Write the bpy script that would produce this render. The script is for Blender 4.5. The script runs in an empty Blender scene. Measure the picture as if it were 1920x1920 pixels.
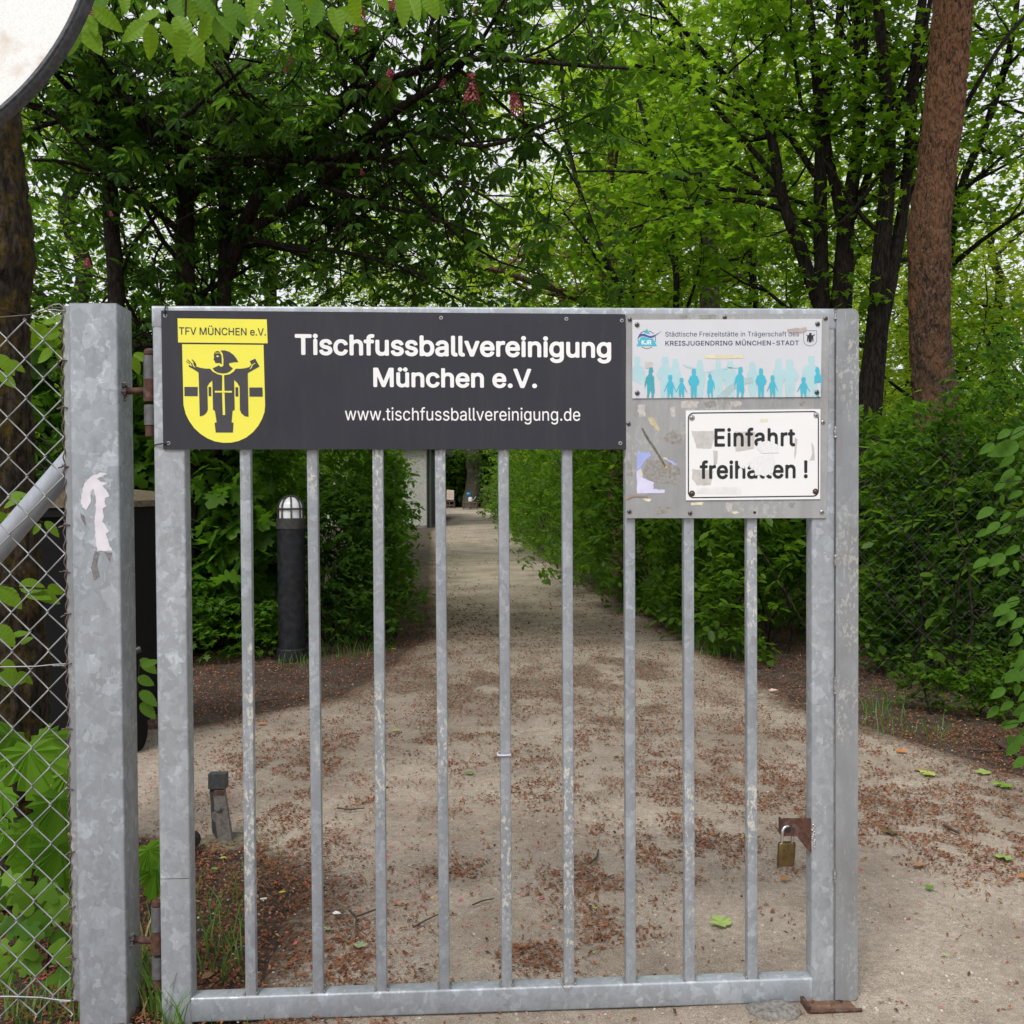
import bpy, bmesh, math, random, os
import time; T0 = time.time()
import numpy as np
from mathutils import Vector, Matrix, Quaternion, noise
from mathutils.geometry import tessellate_polygon

# ---------------------------------------------------------------- camera, sky, sun, exposure
scn = bpy.context.scene
C = scn.collection
R = math.radians
cam_d = bpy.data.cameras.new('camera'); cam = bpy.data.objects.new('camera', cam_d); C.objects.link(cam)
FPX = 1900.0
cam_d.sensor_width = 36; cam_d.lens = 36 * FPX / 1920; cam_d.clip_start = .05; cam_d.clip_end = 2000
CAM = Vector((0, 0, 1.45))
CROT = Matrix.Rotation(R(90 - 1.25), 3, 'X') @ Matrix.Rotation(R(-.33), 3, 'Z')
cam.matrix_world = Matrix.Translation(CAM) @ CROT.to_4x4()
scn.camera = cam

w = bpy.data.worlds.new('World'); scn.world = w; w.use_nodes = True
nt = w.node_tree; nt.nodes.clear()
sky = nt.nodes.new('ShaderNodeTexSky'); sky.sky_type = 'NISHITA'; sky.sun_disc = False
SUN_EL, SUN_AZ = 54, 205          # high veiled sun behind the camera
sky.sun_elevation = R(SUN_EL); sky.sun_rotation = R(SUN_AZ); sky.air_density = 1.0; sky.dust_density = 4.0; sky.ozone_density = 1.0
hs = nt.nodes.new('ShaderNodeHueSaturation'); hs.inputs['Saturation'].default_value = .16      # cloud cover: nearly colourless
bg = nt.nodes.new('ShaderNodeBackground'); bg.inputs['Strength'].default_value = .11
wo = nt.nodes.new('ShaderNodeOutputWorld')
mx = nt.nodes.new('ShaderNodeMix'); mx.data_type = 'RGBA'; mx.inputs[0].default_value = .6; mx.inputs[7].default_value = (6.2, 6.3, 6.6, 1)   # even cloud deck
nt.links.new(sky.outputs[0], hs.inputs['Color']); nt.links.new(hs.outputs[0], mx.inputs[6]); nt.links.new(mx.outputs[2], bg.inputs[0]); nt.links.new(bg.outputs[0], wo.inputs[0])

sd = bpy.data.lights.new('sun', 'SUN'); sd.energy = 1.5; sd.angle = R(18); sd.color = (1, .97, .92)
so = bpy.data.objects.new('sun', sd); C.objects.link(so)
az = R(SUN_AZ); el = R(SUN_EL)
sdir = Vector((math.sin(az) * math.cos(el), math.cos(az) * math.cos(el), math.sin(el)))
so.rotation_euler = sdir.to_track_quat('Z', 'Y').to_euler(); so.location = (0, 0, 30)
scn.view_settings.view_transform = 'Standard'; scn.view_settings.look = 'None'
scn.view_settings.gamma = 1; scn.view_settings.exposure = .72; scn.view_settings.use_curve_mapping = False
scn.render.engine = 'CYCLES'
scn.cycles.max_bounces = 6; scn.cycles.diffuse_bounces = 2; scn.cycles.glossy_bounces = 3
scn.cycles.transmission_bounces = 4; scn.cycles.transparent_max_bounces = 6
scn.cycles.caustics_reflective = False; scn.cycles.caustics_refractive = False

# ---------------------------------------------------------------- helpers
def ray(px, py):
    return CROT @ Vector(((px - 960) / FPX, (960 - py) / FPX, -1))
def at(px, py, Y):
    "point of the place seen at that spot of the photograph, Y metres away"
    d = ray(px, py); return CAM + d * (Y / d.y)
def gnd(px, py, z=0.0):
    d = ray(px, py); return CAM + d * ((z - CAM.z) / d.z)

def tag(o, label=None, cat=None, group=None, kind=None):
    if label: o['label'] = label
    if cat: o['category'] = cat
    if group: o['group'] = group
    if kind: o['kind'] = kind
    return o
def empty(name, label=None, cat=None, loc=(0, 0, 0), mat=None, group=None, kind=None):
    o = bpy.data.objects.new(name, None); C.objects.link(o); o.empty_display_size = .1
    if mat is not None: o.matrix_world = mat
    else: o.location = loc
    return tag(o, label, cat, group, kind)
def link(name, me, mat=None, parent=None, loc=None):
    o = bpy.data.objects.new(name, me); C.objects.link(o)
    if mat and not me.materials: me.materials.append(mat)
    if parent: o.parent = parent
    if loc is not None: o.location = loc
    return o

class MB:
    "collects simple shapes and links them as one mesh"
    def __init__(s): s.v = []; s.f = []
    def add(s, vs, fs):
        b = len(s.v); s.v += [tuple(v) for v in vs]; s.f += [tuple(i + b for i in f) for f in fs]; return s
    def box(s, x0, x1, y0, y1, z0, z1):
        return s.add([(x, y, z) for z in (z0, z1) for y in (y0, y1) for x in (x0, x1)],
                     [(0, 2, 3, 1), (4, 5, 7, 6), (0, 1, 5, 4), (2, 6, 7, 3), (0, 4, 6, 2), (1, 3, 7, 5)])
    def obox(s, mid, ax, ay, az):
        mid, ax, ay, az = map(Vector, (mid, ax, ay, az))
        return s.add([mid + ax * i + ay * j + az * k for k in (-1, 1) for j in (-1, 1) for i in (-1, 1)],
                     [(0, 2, 3, 1), (4, 5, 7, 6), (0, 1, 5, 4), (2, 6, 7, 3), (0, 4, 6, 2), (1, 3, 7, 5)])
    def rtube(s, axis, a, b, cu, cw, wu, ww, r=.006, n=3):
        "square tube with rounded edges from a to b along axis; cu,cw centre and wu,ww width in the other two"
        prof = []
        for (sx, sy, a0) in ((1, 1, 0), (-1, 1, 90), (-1, -1, 180), (1, -1, 270)):
            for k in range(n + 1):
                t = R(a0 + 90 * k / n)
                prof.append((cu + sx * (wu / 2 - r) + r * math.cos(t), cw + sy * (ww / 2 - r) + r * math.sin(t)))
        vs = []
        for e in (a, b):
            for (p, q) in prof:
                vs.append({'x': (e, p, q), 'y': (p, e, q), 'z': (p, q, e)}[axis])
        m = len(prof); fs = [(i, (i + 1) % m, m + (i + 1) % m, m + i) for i in range(m)]
        fs += [tuple(range(m))[::-1], tuple(range(m, 2 * m))]
        return s.add(vs, fs)
    def tube(s, pts, rad, n=6, cap=True):
        pts = [Vector(p) for p in pts]
        if not hasattr(rad, '__len__'): rad = [rad] * len(pts)
        up = Vector((0, 0, 1)); vs = []; fs = []
        t0 = (pts[1] - pts[0]).normalized()
        u = t0.cross(up if abs(t0.z) < .9 else Vector((1, 0, 0))).normalized()
        for i, p in enumerate(pts):
            t = (pts[min(i + 1, len(pts) - 1)] - pts[max(i - 1, 0)]).normalized()
            u = (u - t * u.dot(t)).normalized(); v = t.cross(u)
            for k in range(n):
                a = 2 * math.pi * k / n
                vs.append(p + (u * math.cos(a) + v * math.sin(a)) * rad[i])
        for i in range(len(pts) - 1):
            for k in range(n):
                fs.append((i * n + k, i * n + (k + 1) % n, (i + 1) * n + (k + 1) % n, (i + 1) * n + k))
        if cap:
            fs.append(tuple(range(n))[::-1]); fs.append(tuple(range((len(pts) - 1) * n, len(pts) * n)))
        return s.add(vs, fs)
    def lathe(s, prof, c=(0, 0, 0), n=24, axis='z', cap=True):
        vs = []; fs = []
        for (r, h) in prof:
            for k in range(n):
                a = 2 * math.pi * k / n
                x, y = r * math.cos(a), r * math.sin(a)
                vs.append((c[0] + x, c[1] + y, c[2] + h) if axis == 'z' else (c[0] + x, c[1] - h, c[2] + y))
        for i in range(len(prof) - 1):
            for k in range(n):
                q = (i * n + k, i * n + (k + 1) % n, (i + 1) * n + (k + 1) % n, (i + 1) * n + k)
                fs.append(q)
        if cap: fs.append(tuple(range(n))[::-1]); fs.append(tuple(range((len(prof) - 1) * n, len(prof) * n)))
        return s.add(vs, fs)
    def poly(s, pts, y0, th=0):
        "flat outline (x,z) facing -y at y0, with thickness th behind"
        tri = tessellate_polygon([[Vector((p[0], p[1], 0)) for p in pts]])
        n = len(pts)
        area = sum(pts[i][0] * pts[(i + 1) % n][1] - pts[(i + 1) % n][0] * pts[i][1] for i in range(n))
        vs = [(p[0], y0, p[1]) for p in pts]; fs = []
        for t in tri:
            a, b, c = [pts[i] for i in t]
            ar = (b[0] - a[0]) * (c[1] - a[1]) - (c[0] - a[0]) * (b[1] - a[1])
            fs.append(tuple(t) if ar > 0 else tuple(t)[::-1])
        if th:
            vs += [(p[0], y0 + th, p[1]) for p in pts]
            fs += [tuple(i + n for i in f[::-1]) for f in list(fs)]
            for i in range(n):
                j = (i + 1) % n
                fs.append((i, n + i, n + j, j) if area > 0 else (i, j, n + j, n + i))
        return s.add(vs, fs)
    def build(s, name, mat, parent=None, smooth=None, loc=None):
        me = bpy.data.meshes.new(name); me.from_pydata([tuple(v) for v in s.v], [], s.f); me.validate()
        me.materials.append(mat)
        if smooth:
            me.shade_smooth(); me.set_sharp_from_angle(angle=R(smooth)) if hasattr(me, 'set_sharp_from_angle') else None
        me.update()
        return link(name, me, None, parent, loc)

# ---------------------------------------------------------------- materials
def newmat(name):
    m = bpy.data.materials.new(name); m.use_nodes = True; t = m.node_tree
    return m, t, t.nodes['Principled BSDF'], t.nodes['Material Output']
def nd(t, kind, **kw):
    n = t.nodes.new(kind)
    for k, v in kw.items():
        if k in n.inputs: n.inputs[k].default_value = v
        else: setattr(n, k, v)
    return n
def ramp(t, src, stops, interp='LINEAR'):
    r = t.nodes.new('ShaderNodeValToRGB'); r.color_ramp.interpolation = interp
    e = r.color_ramp.elements
    while len(e) < len(stops): e.new(.5)
    for x, (p, c) in zip(e, stops):
        x.position = p; x.color = (c, c, c, 1) if not hasattr(c, '__len__') else (*c, 1)
    t.links.new(src, r.inputs[0]); return r.outputs[0]
def mix(t, fac, a, b, mode='MIX'):
    m = t.nodes.new('ShaderNodeMix'); m.data_type = 'RGBA'; m.blend_type = mode
    for i, v in ((0, fac), (6, a), (7, b)):
        if isinstance(v, bpy.types.NodeSocket): t.links.new(v, m.inputs[i])
        elif hasattr(v, '__len__'): m.inputs[i].default_value = (*v, 1)
        else: m.inputs[i].default_value = v
    return m.outputs[2]
def noisen(t, vec, scale, detail=4, rough=.55, dist=0):
    n = nd(t, 'ShaderNodeTexNoise', Scale=scale, Detail=detail, Roughness=rough, Distortion=dist)
    if vec is not None: t.links.new(vec, n.inputs['Vector'])
    return n.outputs['Fac']
def mapping(t, vec, sc=(1, 1, 1), loc=(0, 0, 0), rot=(0, 0, 0)):
    m = nd(t, 'ShaderNodeMapping'); m.inputs['Scale'].default_value = sc; m.inputs['Location'].default_value = loc; m.inputs['Rotation'].default_value = rot
    t.links.new(vec, m.inputs[0]); return m.outputs[0]
def wpos(t): return t.nodes.new('ShaderNodeNewGeometry').outputs['Position']
def bump(t, p, h, strength, dist=.01):
    b = nd(t, 'ShaderNodeBump', Strength=strength, Distance=dist)
    t.links.new(h, b.inputs['Height']); t.links.new(b.outputs[0], p.inputs['Normal'])

def plain(name, col, rough=.6, metal=0, var=.12, scale=30, bs=.0, spec=.5):
    m, t, p, o = newmat(name)
    n = noisen(t, wpos(t), scale, 5)
    c = mix(t, ramp(t, n, [(.3, 0.), (.7, 1.)]), tuple(x * (1 - var) for x in col), tuple(min(1, x * (1 + var)) for x in col))
    t.links.new(c, p.inputs['Base Color']); p.inputs['Roughness'].default_value = rough; p.inputs['Metallic'].default_value = metal
    p.inputs['Specular IOR Level'].default_value = spec
    if bs: bump(t, p, n, bs, .002)
    return m

def galv(name, base=(.40, .425, .45), sc=42, contrast=.5, paint=0., metal=.35, grime=.3):
    "hot-dip galvanised steel: spangle crystals, dull stains and stray flecks"
    m, t, p, o = newmat(name); P = wpos(t)
    nz = nd(t, 'ShaderNodeTexNoise', Scale=sc * .5, Detail=3); t.links.new(P, nz.inputs['Vector'])
    vm = nd(t, 'ShaderNodeVectorMath', operation='MULTIPLY_ADD'); t.links.new(nz.outputs['Color'], vm.inputs[0])
    vm.inputs[1].default_value = (.045, .045, .045); t.links.new(P, vm.inputs[2])
    def vor(s, off):
        v = nd(t, 'ShaderNodeTexVoronoi', Scale=s); t.links.new(mapping(t, vm.outputs[0], (1, 1, .75), off), v.inputs['Vector'])
        sx = t.nodes.new('ShaderNodeSeparateColor'); t.links.new(v.outputs['Color'], sx.inputs[0]); return sx.outputs[0]
    a = ramp(t, vor(sc, (0, 0, 0)), [(0, .1), (.6, .35), (.86, .5), (.97, 1.)])
    b = ramp(t, vor(sc * .37, (3, 1, 2)), [(0, .2), (.8, .45), (1, .95)])
    lo = tuple(x * (1 - .40 * contrast) for x in base); hi = tuple(min(.9, x * (1 + .62 * contrast)) for x in base)
    fac = mix(t, .5, a, b)
    c = mix(t, fac, lo, hi)
    c = mix(t, ramp(t, noisen(t, mapping(t, P, (1, 1, .12)), 26, 6, .7), [(.45, 0.), (.75, grime * .9)]), c, (.17, .165, .16))   # run marks
    c = mix(t, ramp(t, noisen(t, mapping(t, P, (1, 1, .5)), 7, 6, .7), [(.45, 0.), (.72, grime)]), c, (.19, .18, .17))
    c = mix(t, ramp(t, noisen(t, P, 4, 5), [(.35, .0), (.75, .35)]), c, (.42, .44, .48))
    c = mix(t, ramp(t, noisen(t, mapping(t, P, (3, 3, .5), (0, 0, 0), (0, .5, 0)), 40, 3, .6), [(.66, 0.), (.70, .35)]), c, (.55, .56, .58))   # scratches
    c = mix(t, ramp(t, noisen(t, P, 230, 2), [(.72, 0.), (.76, .7)]), c, (.10, .09, .085))
    if paint:
        n1 = noisen(t, mapping(t, P, (1, 1, .55)), 95, 5, .7)
        n2 = noisen(t, mapping(t, P, (1, 1, .4)), 6, 2)
        mm = nd(t, 'ShaderNodeMath', operation='MULTIPLY'); t.links.new(ramp(t, n1, [(.54, 0.), (.57, 1.)]), mm.inputs[0]); t.links.new(ramp(t, n2, [(.50, 0.), (.60, paint)]), mm.inputs[1])
        c = mix(t, mm.outputs[0], c, (.72, .70, .60))
    t.links.new(c, p.inputs['Base Color']); p.inputs['Metallic'].default_value = metal
    t.links.new(ramp(t, a, [(0, .58), (1, .42)]), p.inputs['Roughness'])
    bump(t, p, noisen(t, P, 150, 3), .12, .002)
    return m

def rustmat(name, a=(.10, .035, .02), b=(.23, .10, .05), sc=60):
    m, t, p, o = newmat(name); P = wpos(t)
    n = noisen(t, P, sc, 6, .7)
    c = mix(t, ramp(t, n, [(.35, 0.), (.65, 1.)]), a, b)
    c = mix(t, ramp(t, noisen(t, P, sc * .5, 3), [(.55, 0.), (.7, .5)]), c, (.12, .11, .11))
    t.links.new(c, p.inputs['Base Color']); p.inputs['Roughness'].default_value = .85
    bump(t, p, n, .6, .003); return m

def barkmat(name, a, b, moss=None, mossamt=.5, sc=(14, 14, 4), bs=1., dist=.02, patch=None, high=None):
    "fissured bark: ridged noise stretched along the stem, flaky small plates, optional moss or orange patches"
    m, t, p, o = newmat(name); P = wpos(t); q = mapping(t, P, sc)
    nz = nd(t, 'ShaderNodeTexNoise', Scale=1.6, Detail=5); t.links.new(q, nz.inputs['Vector'])
    vm = nd(t, 'ShaderNodeVectorMath', operation='MULTIPLY_ADD'); t.links.new(nz.outputs['Color'], vm.inputs[0]); vm.inputs[1].default_value = (1.6, 1.6, 1.6); t.links.new(q, vm.inputs[2])
    v = nd(t, 'ShaderNodeTexVoronoi', Scale=2.6, feature='SMOOTH_F1', Smoothness=.35); t.links.new(vm.outputs[0], v.inputs['Vector'])
    n = noisen(t, mapping(t, P, (sc[0] * 2.2, sc[1] * 2.2, sc[2] * 1.6)), 2.2, 10, .72)
    h = nd(t, 'ShaderNodeMath', operation='SUBTRACT'); t.links.new(n, h.inputs[0]); t.links.new(ramp(t, v.outputs['Distance'], [(.1, 0.), (.8, .42)]), h.inputs[1])
    c = mix(t, ramp(t, h.outputs[0], [(.08, 0.), (.5, 1.)]), a, b)
    if patch: c = mix(t, ramp(t, noisen(t, mapping(t, P, (1, 1, .5)), 5, 6, .75), [(.45, 0.), (.62, .8)]), c, patch)
    if high:
        sx = t.nodes.new('ShaderNodeSeparateXYZ'); t.links.new(P, sx.inputs[0]); mr = nd(t, 'ShaderNodeMapRange'); mr.inputs['From Min'].default_value = 2.4; mr.inputs['From Max'].default_value = 5; t.links.new(sx.outputs['Z'], mr.inputs['Value'])
        mm = nd(t, 'ShaderNodeMath', operation='MULTIPLY'); t.links.new(mr.outputs[0], mm.inputs[0]); t.links.new(ramp(t, h.outputs[0], [(.08, 0.), (.35, .85)]), mm.inputs[1]); c = mix(t, mm.outputs[0], c, high)
    if moss: c = mix(t, ramp(t, noisen(t, P, 13, 8, .8), [(.50, 0.), (.60, mossamt)]), c, moss)
    t.links.new(c, p.inputs['Base Color']); p.inputs['Roughness'].default_value = .92; p.inputs['Specular IOR Level'].default_value = .2
    bump(t, p, h.outputs[0], bs, dist); return m

def leafmat(name, a, b, tr, trans=.38, rough=.45, spec=.35, brown=0):
    "two-sided leaf: a..b by leaf, light passing through tinted tr"
    m, t, p, o = newmat(name)
    at_ = nd(t, 'ShaderNodeAttribute', attribute_name='rnd')
    c = mix(t, at_.outputs['Fac'], a, b)
    if brown: c = mix(t, ramp(t, at_.outputs['Fac'], [(1 - brown, 0.), (1 - brown + .01, 1.)]), c, (.20, .12, .04))
    t.links.new(c, p.inputs['Base Color']); p.inputs['Roughness'].default_value = rough; p.inputs['Specular IOR Level'].default_value = spec
    tb = t.nodes.new('ShaderNodeBsdfTranslucent')
    t.links.new(mix(t, at_.outputs['Fac'], tuple(x * .75 for x in tr), tr), tb.inputs[0])
    ms = t.nodes.new('ShaderNodeMixShader'); ms.inputs[0].default_value = trans
    t.links.new(p.outputs[0], ms.inputs[1]); t.links.new(tb.outputs[0], ms.inputs[2]); t.links.new(ms.outputs[0], o.inputs[0])
    return m
# ================================================================ THE GATE
M_galv = galv('galvanised_steel', base=(.355, .388, .425), sc=72, contrast=1.0)
M_bar = galv('galvanised_bar_steel', base=(.315, .342, .375), sc=85, contrast=.9, paint=.7)
M_stile = galv('galvanised_stile_steel', base=(.36, .388, .42), sc=74, contrast=1.0, paint=.12)
M_dull = galv('dull_galvanised_steel', base=(.265, .278, .295), sc=40, contrast=.4, paint=.35, grime=.55)
M_sheet = galv('weathered_aluminium_sheet', base=(.35, .35, .35), sc=9, contrast=.25, metal=.3, grime=.5, paint=.25)
M_rust = rustmat('rusty_iron', (.040, .016, .011), (.105, .045, .026))
M_rust2 = rustmat('rusty_floor_plate', (.06, .04, .03), (.20, .105, .06), 45)
M_weld = plain('grey_weld', (.30, .29, .28), .5, .5, .5, 180, .8)
M_pin = plain('grey_hinge_steel', (.13, .125, .13), .5, .3, .25, 60, .2)
M_black = plain('black_plastic', (.012, .012, .013), .4)
M_wire = plain('galvanised_wire', (.27, .28, .28), .45, .35, .25, 25)
M_rwire = rustmat('rusty_wire', (.07, .05, .045), (.16, .11, .09), 40)
M_anth = plain('anthracite_sign_panel', (.028, .028, .038), .5, 0, .10, 3, spec=.35)
_t = M_anth.node_tree; _p = _t.nodes['Principled BSDF']; _old = _p.inputs['Base Color'].links[0].from_socket; _P = wpos(_t)
_c = mix(_t, ramp(_t, noisen(_t, mapping(_t, _P, (1, 1, .10)), 30, 6, .7), [(.5, 0.), (.8, .35)]), _old, (.06, .058, .06))      # rain streaks
_c = mix(_t, ramp(_t, noisen(_t, _P, 320, 2), [(.70, 0.), (.74, .5)]), _c, (.12, .12, .12)); _t.links.new(_c, _p.inputs['Base Color'])
_t.links.new(ramp(_t, noisen(_t, _P, 6, 5), [(.3, .40), (.7, .62)]), _p.inputs['Roughness']); bump(_t, _p, noisen(_t, _P, 2.2, 2), .12, .02)
M_yellow = plain('yellow_print', (.83, .77, .085), .45, 0, .02, 8)
M_white = plain('white_print', (.82, .82, .83), .45, 0, .02, 8)
M_ink = plain('black_ink', (.013, .013, .014), .4, 0, .1, 90)
M_inky = plain('dark_grey_ink', (.050, .048, .055), .45)
M_screw = plain('dark_screw_head', (.15, .135, .125), .35, .8, .4, 200)
M_screwl = plain('bright_screw_head', (.42, .42, .42), .35, .8, .3, 200)
M_brass = plain('aged_brass', (.17, .12, .05), .38, .85, .3, 45, .1)
M_steel = plain('shackle_steel', (.55, .54, .52), .22, .95, .2, 60)

# gate plane from two points of the photograph
YL, YR = 2.70, 2.805
PL, PR = at(285, 573, YL), at(1612, 578, YR)
gx = Vector((PR.x - PL.x, PR.y - PL.y, 0)).normalized(); gy = Vector((-gx.y, gx.x, 0))   # gy points away from the camera
GM = Matrix(((gx.x, gy.x, 0, PL.x), (gx.y, gy.y, 0, PL.y), (0, 0, 1, 0), (0, 0, 0, 1)))
GI = GM.inverted()
def G(px, py, off=0.0):
    "gate-local (x, z) seen at that spot, on the plane lying off metres in front of the stiles"
    d = GI.to_3x3() @ ray(px, py); c = GI @ CAM
    k = (-off - c.y) / d.y
    return (c.x + d.x * k, c.z + d.z * k)

gate = empty('garden_gate', 'galvanised steel bar gate carrying three signs, standing half open across the path', 'gate', mat=GM)
W = G(1612, 800)[0]
x_l0, x_l1 = G(285, 600)[0], G(347, 900)[0]
x_r1 = G(1566.5, 800)[0]; x_r0 = x_r1 - .066
ztop = G(285, 573)[1]; zb1 = G(940, 1853)[1]; zb0 = zb1 - .068
D = .05
MB().rtube('z', -.03, ztop - .0015, (x_l0 + x_l1) / 2, D / 2 + .005, x_l1 - x_l0, D + .01, .006).build('stile', M_stile, gate, 40)
MB().rtube('z', .0, ztop - .0015, (x_r0 + x_r1) / 2, D / 2, x_r1 - x_r0, D, .006).build('stile', M_stile, gate, 40)
MB().rtube('x', x_l0, x_r1, D / 2 - .001, ztop - .03, D, .06, .006).build('top_rail', M_galv, gate, 40)
MB().rtube('x', x_l1 - .002, x_r0 + .002, D / 2, (zb0 + zb1) / 2, D, zb1 - zb0, .006).build('bottom_rail', M_galv, gate, 40)
# seam between stile and top rail
# bars
BX = [459, 587, 707.5, 827, 946, 1063, 1180, 1292, 1411]
bw = .029
bar_me = None
for i, px in enumerate(BX):
    f = px if px < 900 else px
    # front face centre
    xc = G(px, 1000)[0] + (.0 if px < 960 else .002)
    if bar_me is None:
        o = MB().rtube('z', zb1 - .003, ztop - .04, 0, 0, bw, bw, .004, 2).build('bar', M_bar, gate, 40); bar_me = o.data
    else: o = link('bar', bar_me, None, gate)
    o.location = (xc, .006 + bw / 2, 0); o.rotation_euler = (0, random.Random(i).uniform(-.0015, .0015), 0)
    # weld round the foot of each bar
    wd = MB(); rn = random.Random(i)
    for sx in (-1, 1):
        pts = [(xc + sx * (bw / 2 + .002), .004 + k * .0075, zb1 + .003 + rn.uniform(-.001, .002)) for k in range(5)]
        wd.tube(pts, [rn.uniform(.0025, .0042) for _ in pts], 6)
    wd.build('weld', M_weld, gate, 60)
# stop flange on the lock side, rounded corners
fx0, fx1 = G(1568, 800, .006)[0], G(1610, 800, .006)[0]
fz1, fz0 = G(1590, 578.5, .006)[1], G(1590, 1877, .006)[1]
pts = [(fx0, fz0 + .004), (fx0, fz1 - .001)]
for k in range(7): a = R(90 - 15 * k); pts.append((fx1 - .02 + .02 * math.cos(a), fz1 - .02 + .02 * math.sin(a)))
for k in range(7): a = R(-15 * k); pts.append((fx1 - .016 + .016 * math.cos(a), fz0 + .016 + .016 * math.sin(a)))
MB().poly(pts, -.006, .008).build('stop_flange', M_dull, gate)
# weld runs on the flange seam
wd = MB(); rn = random.Random(4)
for (z0, z1) in ((ztop - .03, ztop - .002), (G(1567, 820)[1], G(1567, 800)[1]), (G(1567, 1060)[1], G(1567, 1040)[1]), (G(1567, 1300)[1], G(1567, 1270)[1]), (G(1567, 1655)[1], G(1567, 1630)[1])):
    n = 7; wd.tube([(fx0 - .001 + rn.uniform(-.001, .001), -.003, z0 + (z1 - z0) * k / n) for k in range(n + 1)], [rn.uniform(.003, .006) for k in range(n + 1)], 6)
wd.build('weld', M_weld, gate, 60)
# horizontal seam low on the left stile
sz = G(320, 1648)[1]; MB().box(x_l0 + .003, x_l1 - .003, -.0006, .0, sz, sz + .0012).build('seam', M_inky, gate)

# hinges: sleeves on the gate, knuckle on an arm welded to the post
def hinge(zc, hh, s):
    xc = x_l0 - .016; y = .03; r = .0165
    MB().lathe([(r, hh * .32), (r, hh)], (xc, y, zc), 20).build('hinge_sleeve', M_pin, gate, 40)
    MB().lathe([(r, -hh), (r, -hh * .42)], (xc, y, zc), 20).build('hinge_sleeve', M_pin, gate, 40)
    MB().lathe([(r * .75, hh), (r * .95, hh + .004), (r * .9, hh + .014), (r * .5, hh + .019)], (xc, y, zc), 16).build('hinge_pin', M_rust, gate, 40)
    MB().lathe([(r * .85, -hh - .03), (r * .85, -hh)], (xc, y, zc), 16).build('hinge_pin', M_rust, gate, 40)
    return xc, y, r
z1 = G(280, 730)[1]; z2 = G(292, 1775)[1]
h1 = hinge(z1, .093, 1); h2 = hinge(z2, .098, 1)

# hasp for the padlock
hz = G(1500, 1567)[1]; hx = x_r0
hp = MB()
q = [G(*p_, -.004) for p_ in ((1466, 1538), (1469, 1535), (1522, 1535), (1522, 1600), (1513, 1592), (1494, 1568), (1466, 1568))]
hp.poly(q, .004, .006)
hp.box(q[0][0], q[0][0] + .005, .010, .034, q[6][1], q[0][1])
hp.build('hasp', M_rust, gate)
hh_ = G(1478, 1556, -.004); MB().lathe([(.0085, 0), (.0085, .0005)], (hh_[0], .0038, hh_[1]), 16, 'y').build('hasp_hole', M_ink, gate)
wd = MB(); rn = random.Random(9)
for k in range(14): wd.lathe([(.001, -.003), (rn.uniform(.002, .0042), 0), (.001, .003)], (hx + .004 + rn.uniform(-.003, .005), -.001, hz + .030 - k * .0048), 6)
wd.build('weld', plain('pale_weld_spatter', (.48, .44, .40), .6, .1, .5, 300, .8), gate, 60)

# padlock hanging from the hasp
px0, pz0 = G(1475, 1602, -.002); 
PLS = 1.12
pl = empty('padlock', 'brass padlock hanging from the rusty hasp of the gate', 'padlock', mat=GM @ Matrix.Translation((px0, .006, pz0)) @ Matrix.Rotation(R(14), 4, 'Z') @ Matrix.Rotation(R(4), 4, 'Y') @ Matrix.Scale(1.12, 4))
bm_ = MB()
prof = []
for k in range(24):
    a = 2 * math.pi * k / 24; prof.append((.024 * math.copysign(abs(math.cos(a)) ** .55, math.cos(a)), .0085 * math.copysign(abs(math.sin(a)) ** .8, math.sin(a))))
vs = []; zs = [(-.029, .88), (-.0275, .97), (-.026, 1), (.026, 1), (.0275, .97), (.029, .88)]
for (z, s) in zs: vs += [(p[0] * s, p[1] * s, z) for p in prof]
n = 24; fs = [(i * n + k, i * n + (k + 1) % n, (i + 1) * n + (k + 1) % n, (i + 1) * n + k) for i in range(5) for k in range(n)] + [tuple(range(n))[::-1], tuple(range(5 * n, 6 * n))]
bm_.add(vs, fs).build('lock_body', M_brass, pl, 35)
sh = [(-.0145, 0, .02)] + [(-.0145 * math.cos(R(a)), 0, .055 + .0145 * math.sin(R(a))) for a in range(0, 181, 15)] + [(.0145, 0, .02)]
MB().tube(sh, .0037, 12).build('shackle', M_steel, pl, 50)
MB().lathe([(.0022, 0), (.0022, .0006)], (-.012, -.0083, .012), 10, 'y').build('keyhole_mark', M_ink, pl)

# ================================================================ GATE POST
pm = GM.copy(); pp = at(128, 570, 2.66)
post = empty('gate_post', 'thick square galvanised gate post with a torn white sticker, left of the gate', 'post', mat=GM)
def Pz(px, py): return G(px, py, .0)
qx0, qz1 = G(128, 570); qx1 = G(219, 571)[0]
pw = qx1 - qx0; pd = pw * 1.0
MB().rtube('z', -.05, qz1, (qx0 + qx1) / 2, pd / 2, pw, pd, .006).build('post_tube', M_galv, post, 40)
MB().rtube('z', qz1, qz1 + .0, (qx0 + qx1) / 2, pd / 2, pw, pd, .006) 
cp = MB().box(qx0 + .002, qx1 - .002, .002, pd - .002, qz1, qz1 + .003).build('post_cap', M_dull, post)
# flat strip with holes for the tying wires
sx0 = qx0 - .017
MB().box(sx0, qx0, .006, .012, G(130, 1880)[1], qz1 - .004).build('edge_strip', M_dull, post)
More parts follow.
